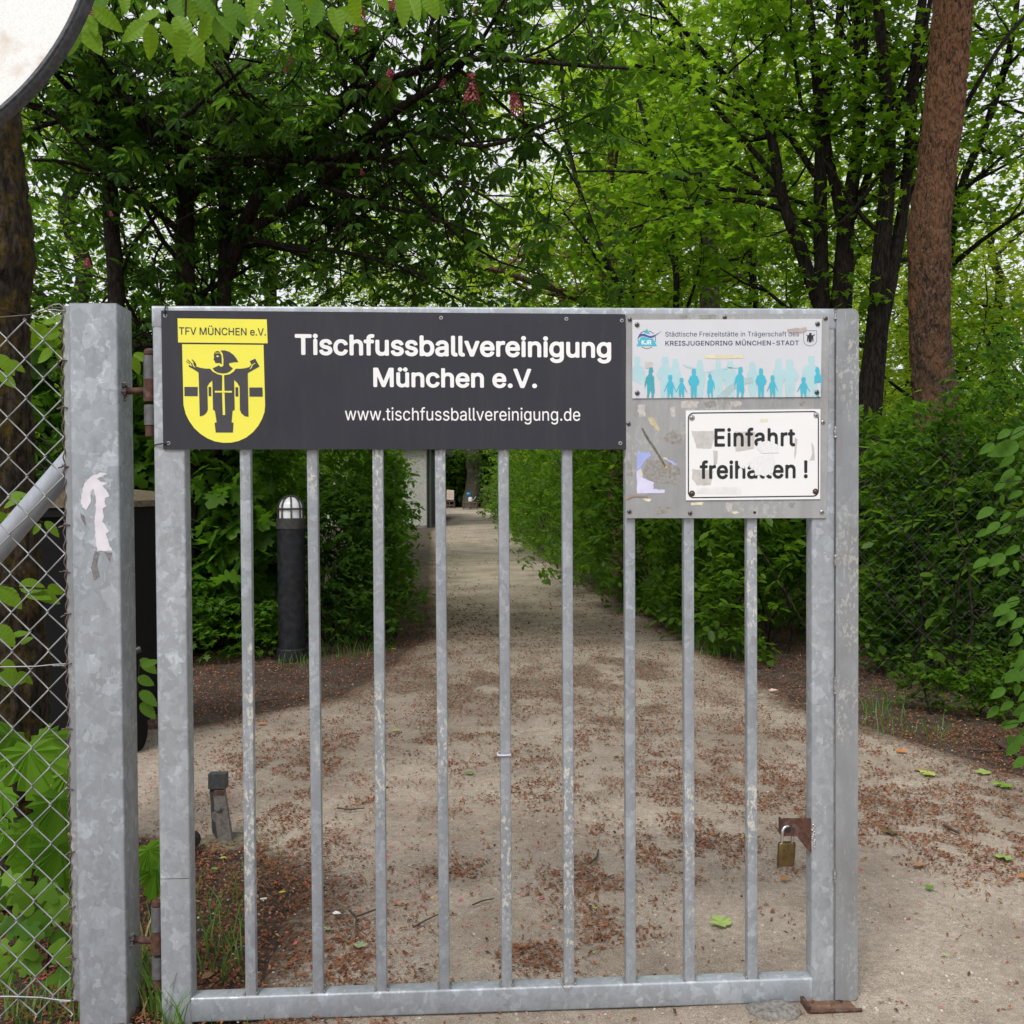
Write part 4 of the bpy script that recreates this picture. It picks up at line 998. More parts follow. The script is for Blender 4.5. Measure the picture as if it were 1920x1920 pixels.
L_bright = leafmat('fresh_hornbeam_leaf', (.09, .20, .010), (.16, .29, .014), (.34, .52, .02), .42, .5, .2)

# ---- red-flowering chestnut, left: three trunks and long arching limbs
G1 = 'red flowering chestnuts arching over the gate'
t = Tree('dark chestnut with a straight forked trunk and pink flower candles, left behind the dark sign', G1, 1, name='chestnut_tree', at_=tuple(gnd(350, 1215)))
t.back = .6; t.blen = 1.5; t.bstep = .34
YT = 9.0
t.limb([(352, 1215, YT, 24), (350, 800, YT, 18), (345, 510, YT, 17), (347, 367, YT, 16), (343, 233, YT, 15), (330, 120, YT - .3, 11), (317, -10, YT - .8, 9), (300, -250, YT - 1.5, 6)], 14, .2)
t.limb([(347, 225, YT, 12), (368, 195, YT, 10), (393, 160, YT, 8), (425, 105, YT, 6), (470, 10, YT - .5, 5)], 8)
t.limb([(346, 395, YT, 8), (372, 350, YT, 6), (417, 313, YT, 5), (467, 300, YT - .5, 4), (527, 312, YT - 1, 3)], 6)
t.limb([(345, 262, YT, 9), (283, 260, YT - .3, 8), (250, 200, YT - .6, 6), (212, 158, YT - 1, 5), (150, 60, YT - 2, 3)], 7)
t.limb([(346, 440, YT, 8), (300, 400, YT - .3, 6), (240, 350, YT - .8, 5), (170, 310, YT - 1.2, 4), (60, 300, YT - 2, 3)], 7)
t.trunk(BK_dark)
t.crown(T_chest, L_chest, 1300, .13, .13, tilt=.35, tm=-.3)
n1 = len(t.tips)
t2_ = Tree('dark mossy chestnut trunk leaning left with wide low boughs, beside the round sign', G1, 2, name='chestnut_tree', at_=tuple(gnd(235, 1215)))
t2_.back = .6; t2_.blen = 1.4
t2_.limb([(235, 1215, 8.6, 20), (222, 700, 8.6, 16), (213, 300, 8.6, 14), (198, 210, 8.6, 13), (172, 120, 8.3, 11), (165, 40, 8, 10), (150, -200, 7.5, 7)], 12, .2)
t2_.limb([(213, 300, 8.6, 10), (170, 244, 8.3, 9), (100, 215, 8, 7), (37, 197, 7.6, 6), (-80, 150, 7, 4)], 8)
t2_.limb([(205, 240, 8.6, 8), (160, 200, 8.2, 7), (93, 133, 7.8, 5), (40, 60, 7.2, 4)], 7)
t2_.limb([(216, 330, 8.6, 8), (260, 290, 8.4, 6), (300, 240, 8, 5), (380, 190, 7.5, 4), (470, 120, 7, 3)], 6)
t2_.trunk(BK_dark); t2_.crown(T_chest, L_chest, 950, .13, .13, tilt=.35, tm=-.3)
t3 = Tree('chestnut whose long dark limbs arch to the right over the path, hung with pink flowers', G1, 3, name='chestnut_tree', at_=tuple(gnd(425, 1205)))
t3.back = .6; t3.blen = 1.45; t3.bstep = .30
t3.limb([(425, 1205, 9.2, 20), (422, 700, 9.2, 14), (421, 480, 9.2, 13), (422, 333, 9.2, 12), (423, 180, 9.2, 10), (430, -50, 8.8, 7)], 12, .2, )
t3.limb([(424, 520, 9.2, 14), (450, 440, 9.0, 13), (490, 350, 8.7, 12), (535, 300, 8.4, 11), (583, 253, 8.1, 10), (640, 205, 7.8, 9), (700, 165, 7.5, 8), (800, 122, 7.2, 7), (883, 107, 7.0, 6), (967, 110, 6.8, 5), (1060, 120, 6.6, 4), (1180, 128, 6.5, 3)], 9, .25)
t3.limb([(452, 440, 9.0, 10), (520, 408, 8.7, 9), (600, 347, 8.2, 9), (677, 267, 7.8, 9), (740, 203, 7.5, 8), (833, 160, 7.2, 6), (900, 90, 7, 4), (950, -10, 6.8, 3)], 8, .25)
t3.limb([(677, 267, 7.8, 5), (760, 240, 7.6, 5), (830, 255, 7.4, 4), (900, 290, 7.2, 4), (990, 250, 7, 3), (1060, 215, 6.8, 2)], 6)
t3.limb([(600, 347, 8.2, 6), (690, 380, 8, 4), (790, 400, 7.8, 3), (900, 440, 7.6, 2.5)], 6)
t3.limb([(640, 205, 7.8, 6), (690, 120, 7.4, 5), (760, 40, 7, 4), (820, -60, 6.6, 3)], 6)
t3.limb([(540, 300, 8.4, 6), (640, 290, 8, 5), (760, 300, 7.6, 4), (850, 330, 7.4, 3), (960, 400, 7.2, 2)], 6)
t3.limb([(450, 440, 9, 6), (560, 470, 8.6, 5), (680, 480, 8.2, 4), (800, 520, 8, 3)], 6)
t3.trunk(BK_dark); t3.crown(T_chest, L_chest, 2900, .13, .13, tilt=.35, tm=-.3)


# pink flower candles, parts of the chestnut
def petal_cone(n, seed, h=.16, r=.045):
    rg = np.random.default_rng(seed); V = []; F = []
    for k in range(n):
        f = k / n; a = k * 2.4; rr = r * (1 - f * .7); c = Vector((rr * math.cos(a), rr * math.sin(a), f * h)); b = len(V)
        q = Quaternion((0, 0, 1), a) @ Quaternion((0, 1, 0), rg.uniform(.2, 1.2))
        for v in [(-.011, -.006, 0), (.013, -.008, .004), (.016, .008, 0), (-.009, .008, .005)]: V.append(tuple(c + q @ Vector(v)))
        F += [(b, b + 1, b + 2), (b, b + 2, b + 3)]
    return V, F
M_flower = leafmat('pink_chestnut_blossom', (.38, .06, .09), (.58, .20, .22), (.6, .2, .2), .25, .6, .2)
fv, ff = petal_cone(90, 1); fme = MB().add(fv, ff).build('flower', M_flower, t3.root); attr(fme.data, 'rnd', np.repeat(np.random.default_rng(2).random(90), 4))
spots = [(885, 190, 7.1, 1.35), (970, 210, 7.0, 1.1), (720, 165, 7.5, 1.15), (676, 60, 7.3, 1.3), (735, 18, 7.2, .8), (893, 25, 7, .5), (830, 165, 7.4, .7), (1010, 118, 7, .4), (680, 328, 8, .5), (930, 350, 8.5, .5), (845, 445, 9, .5), (912, 412, 9, .5), (815, 420, 9, .4), (770, 405, 9, .4), (865, 490, 9, .4), (800, 530, 9, .4), (680, 505, 9, .5), (885, 360, 9, .4), (990, 300, 9, .4), (735, 470, 9, .4), (1000, 425, 9, .4), (900, 402, 9, .5), (533, 130, 8, 1.0), (170, 35, 7, 1.0), (360, 110, 7.5, .6), (163, 500, 6.6, .6), (320, 307, 8.5, .4), (170, 258, 8.5, .4), (210, 405, 8, .4)]
for i, (a, b, Y, s_) in enumerate(spots):
    o = fme if i == 0 else link('flower', fme.data, None, t3.root)
    o.location = at(a, b, Y - .3) - t3.o; s_ *= .8; o.scale = (s_, s_, s_ * (1 if s_ > .7 else .7)); o.rotation_euler = (random.Random(i).uniform(-.4, .4), random.Random(i + 9).uniform(-.4, .4), i)

# ---- multi-stemmed maple on the right
G2 = 'dark stemmed maples behind the gate'
YM = 10
r1 = Tree('dark multi-stemmed maple with five stems fanning upwards, behind the right end of the gate', G2, 5, name='maple_tree', at_=tuple(gnd(1572, 1180)))
r1.back = .35; r1.blen = 1.7; r1.bstep = .65; r1.up = .25; r1.tstart = .4
r1.limb([(1568, 1180, YM, 34), (1570, 760, YM, 27), (1572, 574, YM, 20), (1584, 469, YM, 17), (1587, 405, YM, 14), (1605, 300, YM, 12), (1616, 188, YM, 12), (1612, 75, YM, 11), (1602, -10, YM, 10), (1590, -300, YM, 6)], 14, .15)
r1.limb([(1552, 640, YM, 16), (1540, 560, YM, 13), (1541, 450, YM, 13), (1540, 338, YM, 12), (1537, 244, YM, 8), (1530, 170, YM, 6), (1519, 40, YM, 5), (1510, -100, YM, 3)], 10, .15)
r1.limb([(1580, 420, YM, 11), (1556, 319, YM, 9), (1545, 225, YM, 8), (1541, 150, YM, 7), (1526, 22, YM, 5), (1500, -150, YM, 3)], 10, .2)
r1.limb([(1556, 620, YM, 13), (1528, 560, YM, 12), (1500, 450, YM, 12), (1474, 405, YM, 11), (1459, 338, YM, 10), (1447, 244, YM, 9), (1430, 200, YM, 7), (1380, 161, YM, 5), (1331, 112, YM, 5), (1267, 45, YM - .3, 4), (1225, -10, YM - .5, 3)], 10, .2)
r1.limb([(1459, 338, YM, 6), (1402, 270, YM, 5), (1342, 210, YM, 5), (1301, 142, YM, 4), (1249, 75, YM, 3)], 7, .2)
r1.limb([(1462, 366, YM, 5), (1387, 360, YM, 5), (1312, 349, YM - .2, 5), (1256, 326, YM - .4, 4), (1180, 318, YM - .8, 3), (1080, 322, YM - 1, 2)], 7, .2)
r1.limb([(1466, 392, YM, 6), (1387, 371, YM, 5), (1312, 375, YM, 4), (1237, 409, YM - .2, 3), (1180, 430, YM, 2)], 7, .2)
r1.limb([(1530, 330, YM, 7), (1500, 285, YM, 6), (1462, 232, YM, 6), (1410, 202, YM, 5), (1350, 161, YM, 4), (1267, 142, YM, 4), (1190, 122, YM, 3)], 7, .2)
r1.limb([(1541, 430, YM, 5), (1510, 420, YM, 5), (1480, 400, YM, 5)], 6, .1, False)
r1.limb([(1588, 420, YM, 9), (1608, 400, YM, 8), (1622, 330, YM, 7), (1652, 270, YM, 6), (1700, 170, YM, 5), (1770, 60, YM, 4)], 8, .2)
r1.limb([(1535, 190, YM, 11), (1560, 165, YM, 10), (1575, 60, YM, 8), (1580, -60, YM, 7)], 8, .15, False)
r1.limb([(1400, 175, YM, 4), (1450, 110, YM, 4), (1425, 40, YM, 4), (1405, -40, YM, 3)], 6, .2)
r1.trunk(BK_maple)
r1.crown(T_maple_s, L_maple, 8500, .095, .12, tilt=.45, tm=-.3)
r2 = Tree('twin-stemmed dark maple rising between the gate flange and the orange pine', G2, 6, name='maple_tree', at_=tuple(gnd(1628, 1190)))
r2.back = .5; r2.blen = 1.5; r2.bstep = .7; r2.up = .25; r2.tstart = .4
Y2 = 9.6
r2.limb([(1618, 1190, Y2, 30), (1628, 760, Y2, 24), (1650, 600, Y2, 20), (1655, 450, Y2, 16), (1665, 319, Y2, 14), (1669, 255, Y2, 13), (1661, 150, Y2, 11), (1650, 60, Y2, 10), (1646, -10, Y2, 9), (1640, -250, Y2, 6)], 12, .15)
r2.limb([(1650, 620, Y2, 14), (1672, 500, Y2, 13), (1699, 375, Y2, 10), (1710, 225, Y2, 10), (1714, 94, Y2, 9), (1734, -10, Y2, 8), (1750, -200, Y2, 5)], 10, .15)
r2.limb([(1672, 250, Y2, 6), (1690, 190, Y2, 5), (1740, 60, Y2, 5), (1750, -60, Y2, 4)], 7, .15)
r2.limb([(1700, 380, Y2, 6), (1735, 300, Y2, 5), (1810, 200, Y2 - .2, 5), (1870, 90, Y2 - .4, 4), (1940, 10, Y2, 3)], 7, .2)
r2.limb([(1664, 300, Y2, 5), (1640, 340, Y2, 4), (1600, 400, Y2, 4), (1560, 430, Y2, 3)], 6, .2)
r2.trunk(BK_maple); r2.crown(T_maple_s, L_maple, 3800, .085, .12, tilt=.45, tm=-.3)
r3 = Tree('slim dark maple leaning right behind the orange pine trunk', G2, 7, name='maple_tree', at_=tuple(gnd(1735, 1150)))
r3.back = .4; r3.blen = 1.4; r3.bstep = .6
r3.limb([(1735, 1150, 11, 14), (1745, 700, 11, 10), (1781, 382, 11, 8), (1837, 270, 11, 7), (1875, 161, 11, 7), (1897, 75, 11, 6), (1912, -20, 11, 5), (1930, -200, 11, 3)], 8, .2)
r3.limb([(1790, 370, 11, 6), (1850, 320, 11, 4), (1920, 250, 11, 3)], 6); r3.limb([(1870, 190, 11, 5), (1800, 230, 11, 4), (1740, 260, 11, 3)], 6)
r3.limb([(1760, 520, 11, 6), (1840, 440, 10.6, 4), (1930, 390, 10.2, 3)], 6); r3.limb([(1895, 80, 11, 5), (1840, 60, 11, 3), (1790, 10, 11, 3)], 6)
r3.trunk(BK_maple); r3.crown(T_maple_s, L_maple, 4500, .085, .14, tilt=.45, tm=-.3)

# ---- pine with orange bark, rough surface built as plates
def rough_trunk(t, pts, ns, dens, amp, mat, fr=(22, 22, 6), kink=None):
    P_ = [(at(a, b, Y) - t.o, r * Y / FPX) for a, b, Y, r in pts]; rows = []
    for i in range(len(P_) - 1):
        n_ = max(2, int((P_[i + 1][0] - P_[i][0]).length / dens))
        for k in range(n_): f = k / n_; rows.append((P_[i][0].lerp(P_[i + 1][0], f), P_[i][1] * (1 - f) + P_[i + 1][1] * f))
    rows = smoothp(rows, 6); V = []; F = []
    for (c, r) in rows:
        for k in range(ns):
            a = 2 * math.pi * k / ns; d = Vector((math.cos(a), math.sin(a), 0)); p = c + d * r
            q = (p.x * fr[0], p.y * fr[1], p.z * fr[2])
            dist = noise.voronoi((q[0] + noise.noise((q[0] * 2, q[1] * 2, q[2] * 2)) * .6, q[1], q[2]))[0]
            e = min(1, (dist[1] - dist[0]) * 3)
            V.append(tuple(c + d * (r + amp * (e - .5) + amp * .7 * noise.noise((p.x * 30, p.y * 30, p.z * 14)) + r * .10 * noise.noise((p.x * 2.5, p.y * 2.5, p.z * 1.3)))))
    m = len(rows)
    for i in range(m - 1):
        for k in range(ns): F.append((i * ns + k, i * ns + (k + 1) % ns, (i + 1) * ns + (k + 1) % ns, (i + 1) * ns + k))
    return MB().add(V, F).build('trunk', mat, t.root, 80)
YP = 8.6
pn = Tree('tall pine with thick orange brown flaking trunk leaning right', None, 8, name='pine_tree', at_=tuple(gnd(1762, 1270)))
rough_trunk(pn, [(1764, 1270, YP, 50), (1756, 760, YP, 39), (1745, 640, YP, 36), (1741, 520, YP, 35.5), (1742, 430, YP, 36), (1753, 350, YP, 35), (1766, 240, YP, 34), (1777, 130, YP, 33.5), (1787, 0, YP, 32.5), (1800, -150, YP, 31), (1815, -800, YP, 26)], 110, .014, .015, BK_pine, (17, 17, 5.5))
pn.limb([(1815, -800, YP, 20), (1700, -900, YP - 1, 8), (1500, -950, YP - 2, 3)], 6)
pn.limb([(1815, -780, YP, 20), (1950, -900, YP - .5, 8), (2150, -930, YP - 1, 3)], 6)
pn.mb.build('limb', BK_pine, pn.root, 80)
pn.crown(tuft(8, 3), L_chest, 1200, .3, .35)
# ---- mossy trunk behind the fence, far left
YK = 3.6
mt_ = Tree('thick mossy tree trunk with yellow lichen right behind the chain link', None, 9, name='mossy_tree', at_=tuple(gnd(-10, 1640)))
rough_trunk(mt_, [(-5, 1660, YK, 112), (-10, 1500, YK, 100), (-6, 1300, YK, 92), (-12, 1100, YK, 80), (-16, 900, YK, 76), (-20, 700, YK, 70), (-26, 560, YK, 72), (-22, 480, YK, 78), (-25, 420, YK, 76), (-30, 300, YK, 68), (-38, 150, YK, 64), (-45, -60, YK, 60), (-60, -900, YK, 50)], 72, .02, .010, BK_moss, (16, 16, 6))
mt_.world_limb([((-1.95, 3.6, 4.2), .07), ((-1.5, 3.0, 4.6), .05), ((-.9, 2.6, 4.7), .035), ((-.1, 2.3, 4.6), .02)], 7)
mt_.world_limb([((-2.0, 3.6, 4.6), .08), ((-2.8, 4.4, 5.2), .05), ((-3.6, 5.2, 5.6), .03)], 7)
mt_.mb.build('limb', BK_moss, mt_.root, 80); 
mt_.crown(T_oval, L_bright, 1500, .075, .2)

# ---- trees further back, each with its own trunk
def back_tree(label, group, seed, base, top, r, mat, leaf, n, size, h, rad, species='maple_tree', limbs=5, extra_n=0, bare=.3, tm=T_trio, bl=2.2, low=0):
    x, y = base; t = Tree(label, group, seed, name=species, at_=(x, y, 0)); t.blen = bl; t.bstep = .85; t.maxlv = 3
    rn = random.Random(seed); tx, ty = top
    P_ = [((x, y, -.1), r * 1.25), ((x + (tx - x) * .3, y, h * .3), r), ((x + (tx - x) * .6, y + (ty - y) * .6, h * .6), r * .8), ((tx, ty, h), r * .35)]
    t.world_limb(P_, 10, .25, False)
    for k in range(limbs):
        f = bare + (1 - bare) * k / limbs; z = h * f; a = rn.uniform(0, 6.28); L_ = rad * rn.uniform(.7, 1.1)
        bx, by = x + (tx - x) * f, y + (ty - y) * f
        t.world_limb([((bx, by, z), r * .5 * (1 - f * .5)), ((bx + math.cos(a) * L_ * .5, by + math.sin(a) * L_ * .5, z + rad * .35), r * .3), ((bx + math.cos(a) * L_, by + math.sin(a) * L_, z + rad * .55), r * .1)], 6)
    t.trunk(mat)
    ex = [((tx, ty, h * .75), (rad, rad, h * .38), extra_n, .28)] if extra_n else []
    if low: ex.append(((x, y, h * .3), (rad * .9, rad * .9, h * .22), low, .25))
    t.crown(tm, leaf, n, size, .28, ex, tilt=.45); return t
G3 = 'slender trees along the path'
def bx_(px, Y): return ((px - 960) / FPX * Y, Y)
m1_ = Tree('greyish forked maple in the middle distance, between the two signs and the multi-stemmed maple', G2, 21, name='maple_tree', at_=tuple(gnd(1332, 1100)))
m1_.blen = 1.9; m1_.bstep = .6; Y5 = 14
m1_.limb([(1334, 1100, Y5, 24), (1331, 574, Y5, 19), (1329, 431, Y5, 17), (1332, 375, Y5, 17), (1315, 300, Y5, 11), (1290, 220, Y5, 10), (1262, 150, Y5, 6), (1240, 100, Y5, 4)], 12, .15)
m1_.limb([(1334, 385, Y5, 14), (1352, 330, Y5, 11), (1375, 260, Y5, 9), (1385, 180, Y5, 7), (1375, 60, Y5, 5), (1380, -60, Y5, 4)], 10, .2)
m1_.limb([(1322, 330, Y5, 8), (1332, 250, Y5, 7), (1310, 180, Y5, 5), (1300, 60, Y5, 3)], 8, .2)
m1_.limb([(1345, 440, Y5, 7), (1362, 415, Y5, 6), (1400, 330, Y5, 5), (1440, 280, Y5, 4)], 7, .2); m1_.limb([(1325, 450, Y5, 6), (1302, 440, Y5, 5), (1280, 400, Y5, 4), (1220, 360, Y5, 3)], 7, .2)
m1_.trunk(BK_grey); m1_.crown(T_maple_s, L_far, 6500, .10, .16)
m2_ = Tree('maple with a long dark bough curving down just above the dark sign', G2, 22, name='maple_tree', at_=tuple(gnd(1160, 1120)))
m2_.blen = 1.6; Y6 = 13
m2_.limb([(1165, 1120, Y6, 16), (1160, 700, Y6, 12), (1152, 574, Y6, 11), (1144, 440, Y6, 10), (1140, 390, Y6, 8), (1150, 300, Y6, 6), (1130, 150, Y6, 4)], 10, .15)
m2_.limb([(1160, 640, Y6, 9), (1117, 577, Y6 - .3, 8), (1067, 550, Y6 - .8, 7), (977, 520, Y6 - 1.5, 6), (893, 497, Y6 - 2, 4)], 8, .15)
m2_.limb([(1150, 540, Y6, 7), (1110, 500, Y6, 5), (1085, 465, Y6, 4), (1040, 420, Y6, 3)], 6)
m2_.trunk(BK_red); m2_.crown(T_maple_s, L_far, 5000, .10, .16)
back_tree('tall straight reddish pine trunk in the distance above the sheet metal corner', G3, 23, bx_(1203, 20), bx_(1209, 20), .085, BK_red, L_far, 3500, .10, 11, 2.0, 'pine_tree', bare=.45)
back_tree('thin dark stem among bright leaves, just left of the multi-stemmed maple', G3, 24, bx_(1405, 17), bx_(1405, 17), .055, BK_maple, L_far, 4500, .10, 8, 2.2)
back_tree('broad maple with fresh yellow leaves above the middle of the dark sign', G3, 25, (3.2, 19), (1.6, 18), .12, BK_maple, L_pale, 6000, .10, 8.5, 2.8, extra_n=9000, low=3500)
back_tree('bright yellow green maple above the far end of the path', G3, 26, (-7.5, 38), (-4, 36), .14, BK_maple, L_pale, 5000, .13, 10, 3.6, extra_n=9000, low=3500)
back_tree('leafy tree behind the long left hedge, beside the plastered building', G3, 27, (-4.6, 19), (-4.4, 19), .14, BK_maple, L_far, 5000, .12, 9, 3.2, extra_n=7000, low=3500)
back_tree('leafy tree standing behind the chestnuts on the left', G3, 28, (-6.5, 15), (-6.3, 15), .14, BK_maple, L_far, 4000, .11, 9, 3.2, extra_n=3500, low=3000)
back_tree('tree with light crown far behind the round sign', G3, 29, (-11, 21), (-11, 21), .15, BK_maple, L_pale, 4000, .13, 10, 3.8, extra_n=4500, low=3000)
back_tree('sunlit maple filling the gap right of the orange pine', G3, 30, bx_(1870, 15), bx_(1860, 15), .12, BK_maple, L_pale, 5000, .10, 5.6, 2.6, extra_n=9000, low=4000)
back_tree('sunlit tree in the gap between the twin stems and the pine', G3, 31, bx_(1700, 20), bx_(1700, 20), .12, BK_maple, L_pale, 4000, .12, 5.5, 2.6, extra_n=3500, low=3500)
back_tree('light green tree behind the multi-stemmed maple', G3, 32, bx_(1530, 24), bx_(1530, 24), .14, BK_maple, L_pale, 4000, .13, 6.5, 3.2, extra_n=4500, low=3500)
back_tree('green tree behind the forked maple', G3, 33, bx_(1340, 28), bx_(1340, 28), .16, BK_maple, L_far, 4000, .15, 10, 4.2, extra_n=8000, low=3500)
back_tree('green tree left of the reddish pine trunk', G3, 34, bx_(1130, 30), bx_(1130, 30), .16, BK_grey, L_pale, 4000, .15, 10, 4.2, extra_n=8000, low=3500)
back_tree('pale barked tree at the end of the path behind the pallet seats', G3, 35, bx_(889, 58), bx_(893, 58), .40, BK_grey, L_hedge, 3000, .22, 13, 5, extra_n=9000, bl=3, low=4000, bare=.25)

def stem_tree(label, seed, pts, n=1600):
    t = Tree(label, G3, seed, name='young_tree', at_=tuple(gnd(pts[0][0], pts[0][1]))); t.blen = 1.3; t.bstep = .55; t.tstart = .35; t.limb(pts, 8, .25); t.trunk(BK_maple); t.crown(T_maple_s, L_maple, n, .09, .13); return t
stem_tree('slim dark stem curving left above the end of the dark sign', 71, [(1245, 1130, 12, 7), (1215, 800, 12, 6), (1165, 560, 12, 6), (1095, 400, 12, 5), (1060, 250, 12, 4), (1050, 60, 12, 3)])
stem_tree('slim dark forked stem between the reddish trunk and the forked maple', 72, [(1268, 1150, 11.5, 8), (1262, 800, 11.5, 7), (1270, 540, 11.5, 6), (1250, 380, 11.5, 5), (1215, 230, 11.5, 4), (1160, 90, 11.5, 3)])
stem_tree('leaning dark stem left of the multi-stemmed maple', 73, [(1450, 1150, 12, 9), (1440, 800, 12, 8), (1412, 560, 12, 6), (1418, 400, 12, 5), (1452, 250, 12, 4), (1490, 60, 12, 3)])

# ---- distant woodland that closes the view: a leafy mass, no single crowns to be told apart
def woodland(name, arcs, mat, seed, size, cnt, label=None):
    rg = np.random.default_rng(seed); parts = []
    for (x0, x1, y, zt) in arcs:
        k = cnt // 60; cx_ = rg.uniform(x0, x1, k); cz = rg.uniform(0, 1, k) ** .8 * zt; cy = y + rg.normal(0, 2.2, k)
        idx = rg.integers(0, k, cnt); c = np.stack([cx_, cy, cz], 1)
        parts.append(c[idx] + rg.normal(0, 1, (cnt, 3)) * (.8, .8, .4))
    P_ = np.concatenate(parts); P_ = P_[P_[:, 2] > .05]; N = len(P_)
    o = scatter(name, tuft(4, seed)[0], tuft(4, seed)[1], P_, rg.uniform(size * .7, size * 1.3, N), rots(rg, N, .3), rg.random(N), mat); tag(o, kind='stuff'); return o
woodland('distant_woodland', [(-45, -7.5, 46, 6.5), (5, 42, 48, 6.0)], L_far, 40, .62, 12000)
woodland('distant_woodland', [(-9, 9, 64, 9), (-60, 60, 75, 9)], L_hedge, 41, .82, 11000)

# ---- hedges and shrubs
def hedge(name, label, cat, spine, mat, tmpl, n, size, seed, stems=10, group=None, flat=1., zlow=.05, fall=0., bark=None, droop=.35, hollow=.5, tilt=.32, per=8, rough=.42):
    "spine: [(x, y, half-width, height)]; leaves crowd towards a lumpy surface"
    rg = np.random.default_rng(seed); sp = np.array(spine); o0 = Vector((sp[0][0], sp[0][1], 0)); root = empty(name, label, cat, loc=o0, group=group)
    seg = np.sqrt(((sp[1:, :2] - sp[:-1, :2]) ** 2).sum(1)) if len(sp) > 1 else np.array([0.01]); cum = np.r_[0, np.cumsum(seg)]
    s_ = rg.random(n) ** (1 + fall) * cum[-1] if len(sp) > 1 else np.zeros(n)
    X = [np.interp(s_, cum, sp[:len(cum), i]) for i in range(4)] if len(sp) > 1 else [np.full(n, sp[0][i]) for i in range(4)]
    th = rg.uniform(0, np.pi, n); r = 1 - rg.random(n) ** 2 * hollow
    dx = np.gradient(X[0]) if False else np.interp(s_, cum, np.r_[(sp[1:, 0] - sp[:-1, 0]) / seg, (sp[-1, 0] - sp[-2, 0]) / seg[-1]]) if len(sp) > 1 else np.ones(n)
    dy = np.sqrt(np.maximum(0, 1 - dx ** 2)) if len(sp) > 1 else np.zeros(n)
    if len(sp) == 1: ph = rg.uniform(0, 2 * np.pi, n); dx = np.cos(ph); dy = np.sin(ph); th = rg.uniform(0, np.pi, n)
    ct = np.sign(np.cos(th)) * np.abs(np.cos(th)) ** .6; st_ = np.abs(np.sin(th)) ** .75
    lump = np.array([noise.noise((a * .9 + seed, b * .9 + c * 2, d * 1.2)) + .5 * noise.noise((a * 2.7 + seed, b * 2.7 + c * 4, d * 3)) for a, b, c, d in zip(X[0], X[1], ct, st_)])
    k = r * (1 + rough * lump)
    P_ = np.stack([X[0] + dy * ct * X[2] * k, X[1] - dx * ct * X[2] * k, X[3] * st_ * k], 1)
    # each point carries a small spray: leaves set alternately along a short outward twig
    P_ = P_[P_[:, 2] > zlow]; K = per; B = P_[::K]; nb = len(B)
    yb = np.arctan2(-(B[:, 0] - np.interp(B[:, 1], sp[:, 1], sp[:, 0]) if len(sp) > 1 else B[:, 0] - sp[0][0]), -1.2 * np.ones(nb)) + np.pi + rg.normal(0, .9, nb)
    el_ = rg.normal(.05, .35, nb); d_ = np.stack([-np.sin(yb) * np.cos(el_), np.cos(yb) * np.cos(el_), np.sin(el_)], 1)
    L_ = size * K * .42 * rg.uniform(.7, 1.3, nb); tt = np.arange(K) / K - .4
    P_ = (B[:, None] + d_[:, None] * (L_[:, None] * tt[None])[..., None]); P_[..., 2] -= (tt[None] + .4) ** 2 * L_[:, None] * .35
    P_ = P_.reshape(-1, 3) + rg.normal(0, size * .12, (nb * K, 3)); yaw = (yb[:, None] + np.where(np.arange(K) % 2, .85, -.85)[None] * (1 - (np.arange(K) == K - 1))[None]).reshape(-1) + rg.normal(0, .3, nb * K)
    ok = P_[:, 2] > zlow; P_ = P_[ok]; yaw = yaw[ok]; N = len(P_)
    dist = np.sqrt(P_[:, 0] ** 2 + P_[:, 1] ** 2); S = rg.uniform(size * .6, size * 1.25, N) * np.maximum(1, dist / 22) ** .5
    P_ -= np.array(tuple(o0))
    scatter('foliage', tmpl[0], tmpl[1], P_, S, rots(rg, N, tilt, yaw=yaw, tiltmean=-droop, roll=.4), rg.random(N), mat, root)
    rn = random.Random(seed)
    for i in range(stems):
        f = rn.random() * cum[-1]; x, y, w_, h_ = [float(np.interp(f, cum, sp[:len(cum), j])) if len(sp) > 1 else sp[0][j] for j in range(4)]
        x += rn.uniform(-.4, .4) * w_; y += rn.uniform(-.3, .3) * w_; p = Vector((x, y, -.02)) - o0; d = Vector((rn.gauss(0, .3), rn.gauss(0, .3), 1)).normalized(); Q = [p.copy()]
        for k_ in range(6): p = p + d * h_ * .14; d = (d + Vector((rn.gauss(0, .2), rn.gauss(0, .2), .1))).normalized(); Q.append(p.copy())
        MB().tube(Q, [.010 * (1 - .12 * j) for j in range(len(Q))], 5).build('stem', bark or BK_dark, root, 80)
    return root
G4 = 'shrubs beside the path'
hedge('hedge', 'long leafy hedge along the right side of the path, running into the distance', 'hedge', [(2.15, 11.5, .9, 2.2), (1.75, 17, 1.1, 2.6), (1.5, 24, 1.2, 2.7), (.95, 36, 1.3, 2.8), (.55, 50, 1.5, 2.8)], L_hedge, T_oval, 48000, .112, 50, 30, fall=.6, rough=.8)
hedge('shrub', 'dark large-leaved shrub right of the path, behind the bars under the metal sheet', 'shrub', [(2.55, 8.2, .85, 2.0), (2.3, 10, .8, 2.1), (2.25, 11.8, .8, 2.2)], L_hedge, T_oval, 17000, .095, 51, 12, G4)
hedge('hedge', 'dense hedge along the left side of the path in front of the building', 'hedge', [(-2.0, 9.9, .85, 2.3), (-2.15, 12.5, .9, 2.5), (-2.9, 17, 1.1, 2.9), (-4.3, 26, 1.4, 3.2), (-5.8, 33, 1.5, 3.2)], L_hedge, T_oval, 42000, .075, 52, 22, fall=.7)
hedge('shrub', 'wilting branchy shrub leaning over the left edge of the path', 'shrub', [(-1.55, 9.6, .62, 1.6)], L_bush, T_oval, 5500, .075, 53, 8, G4, hollow=.7)
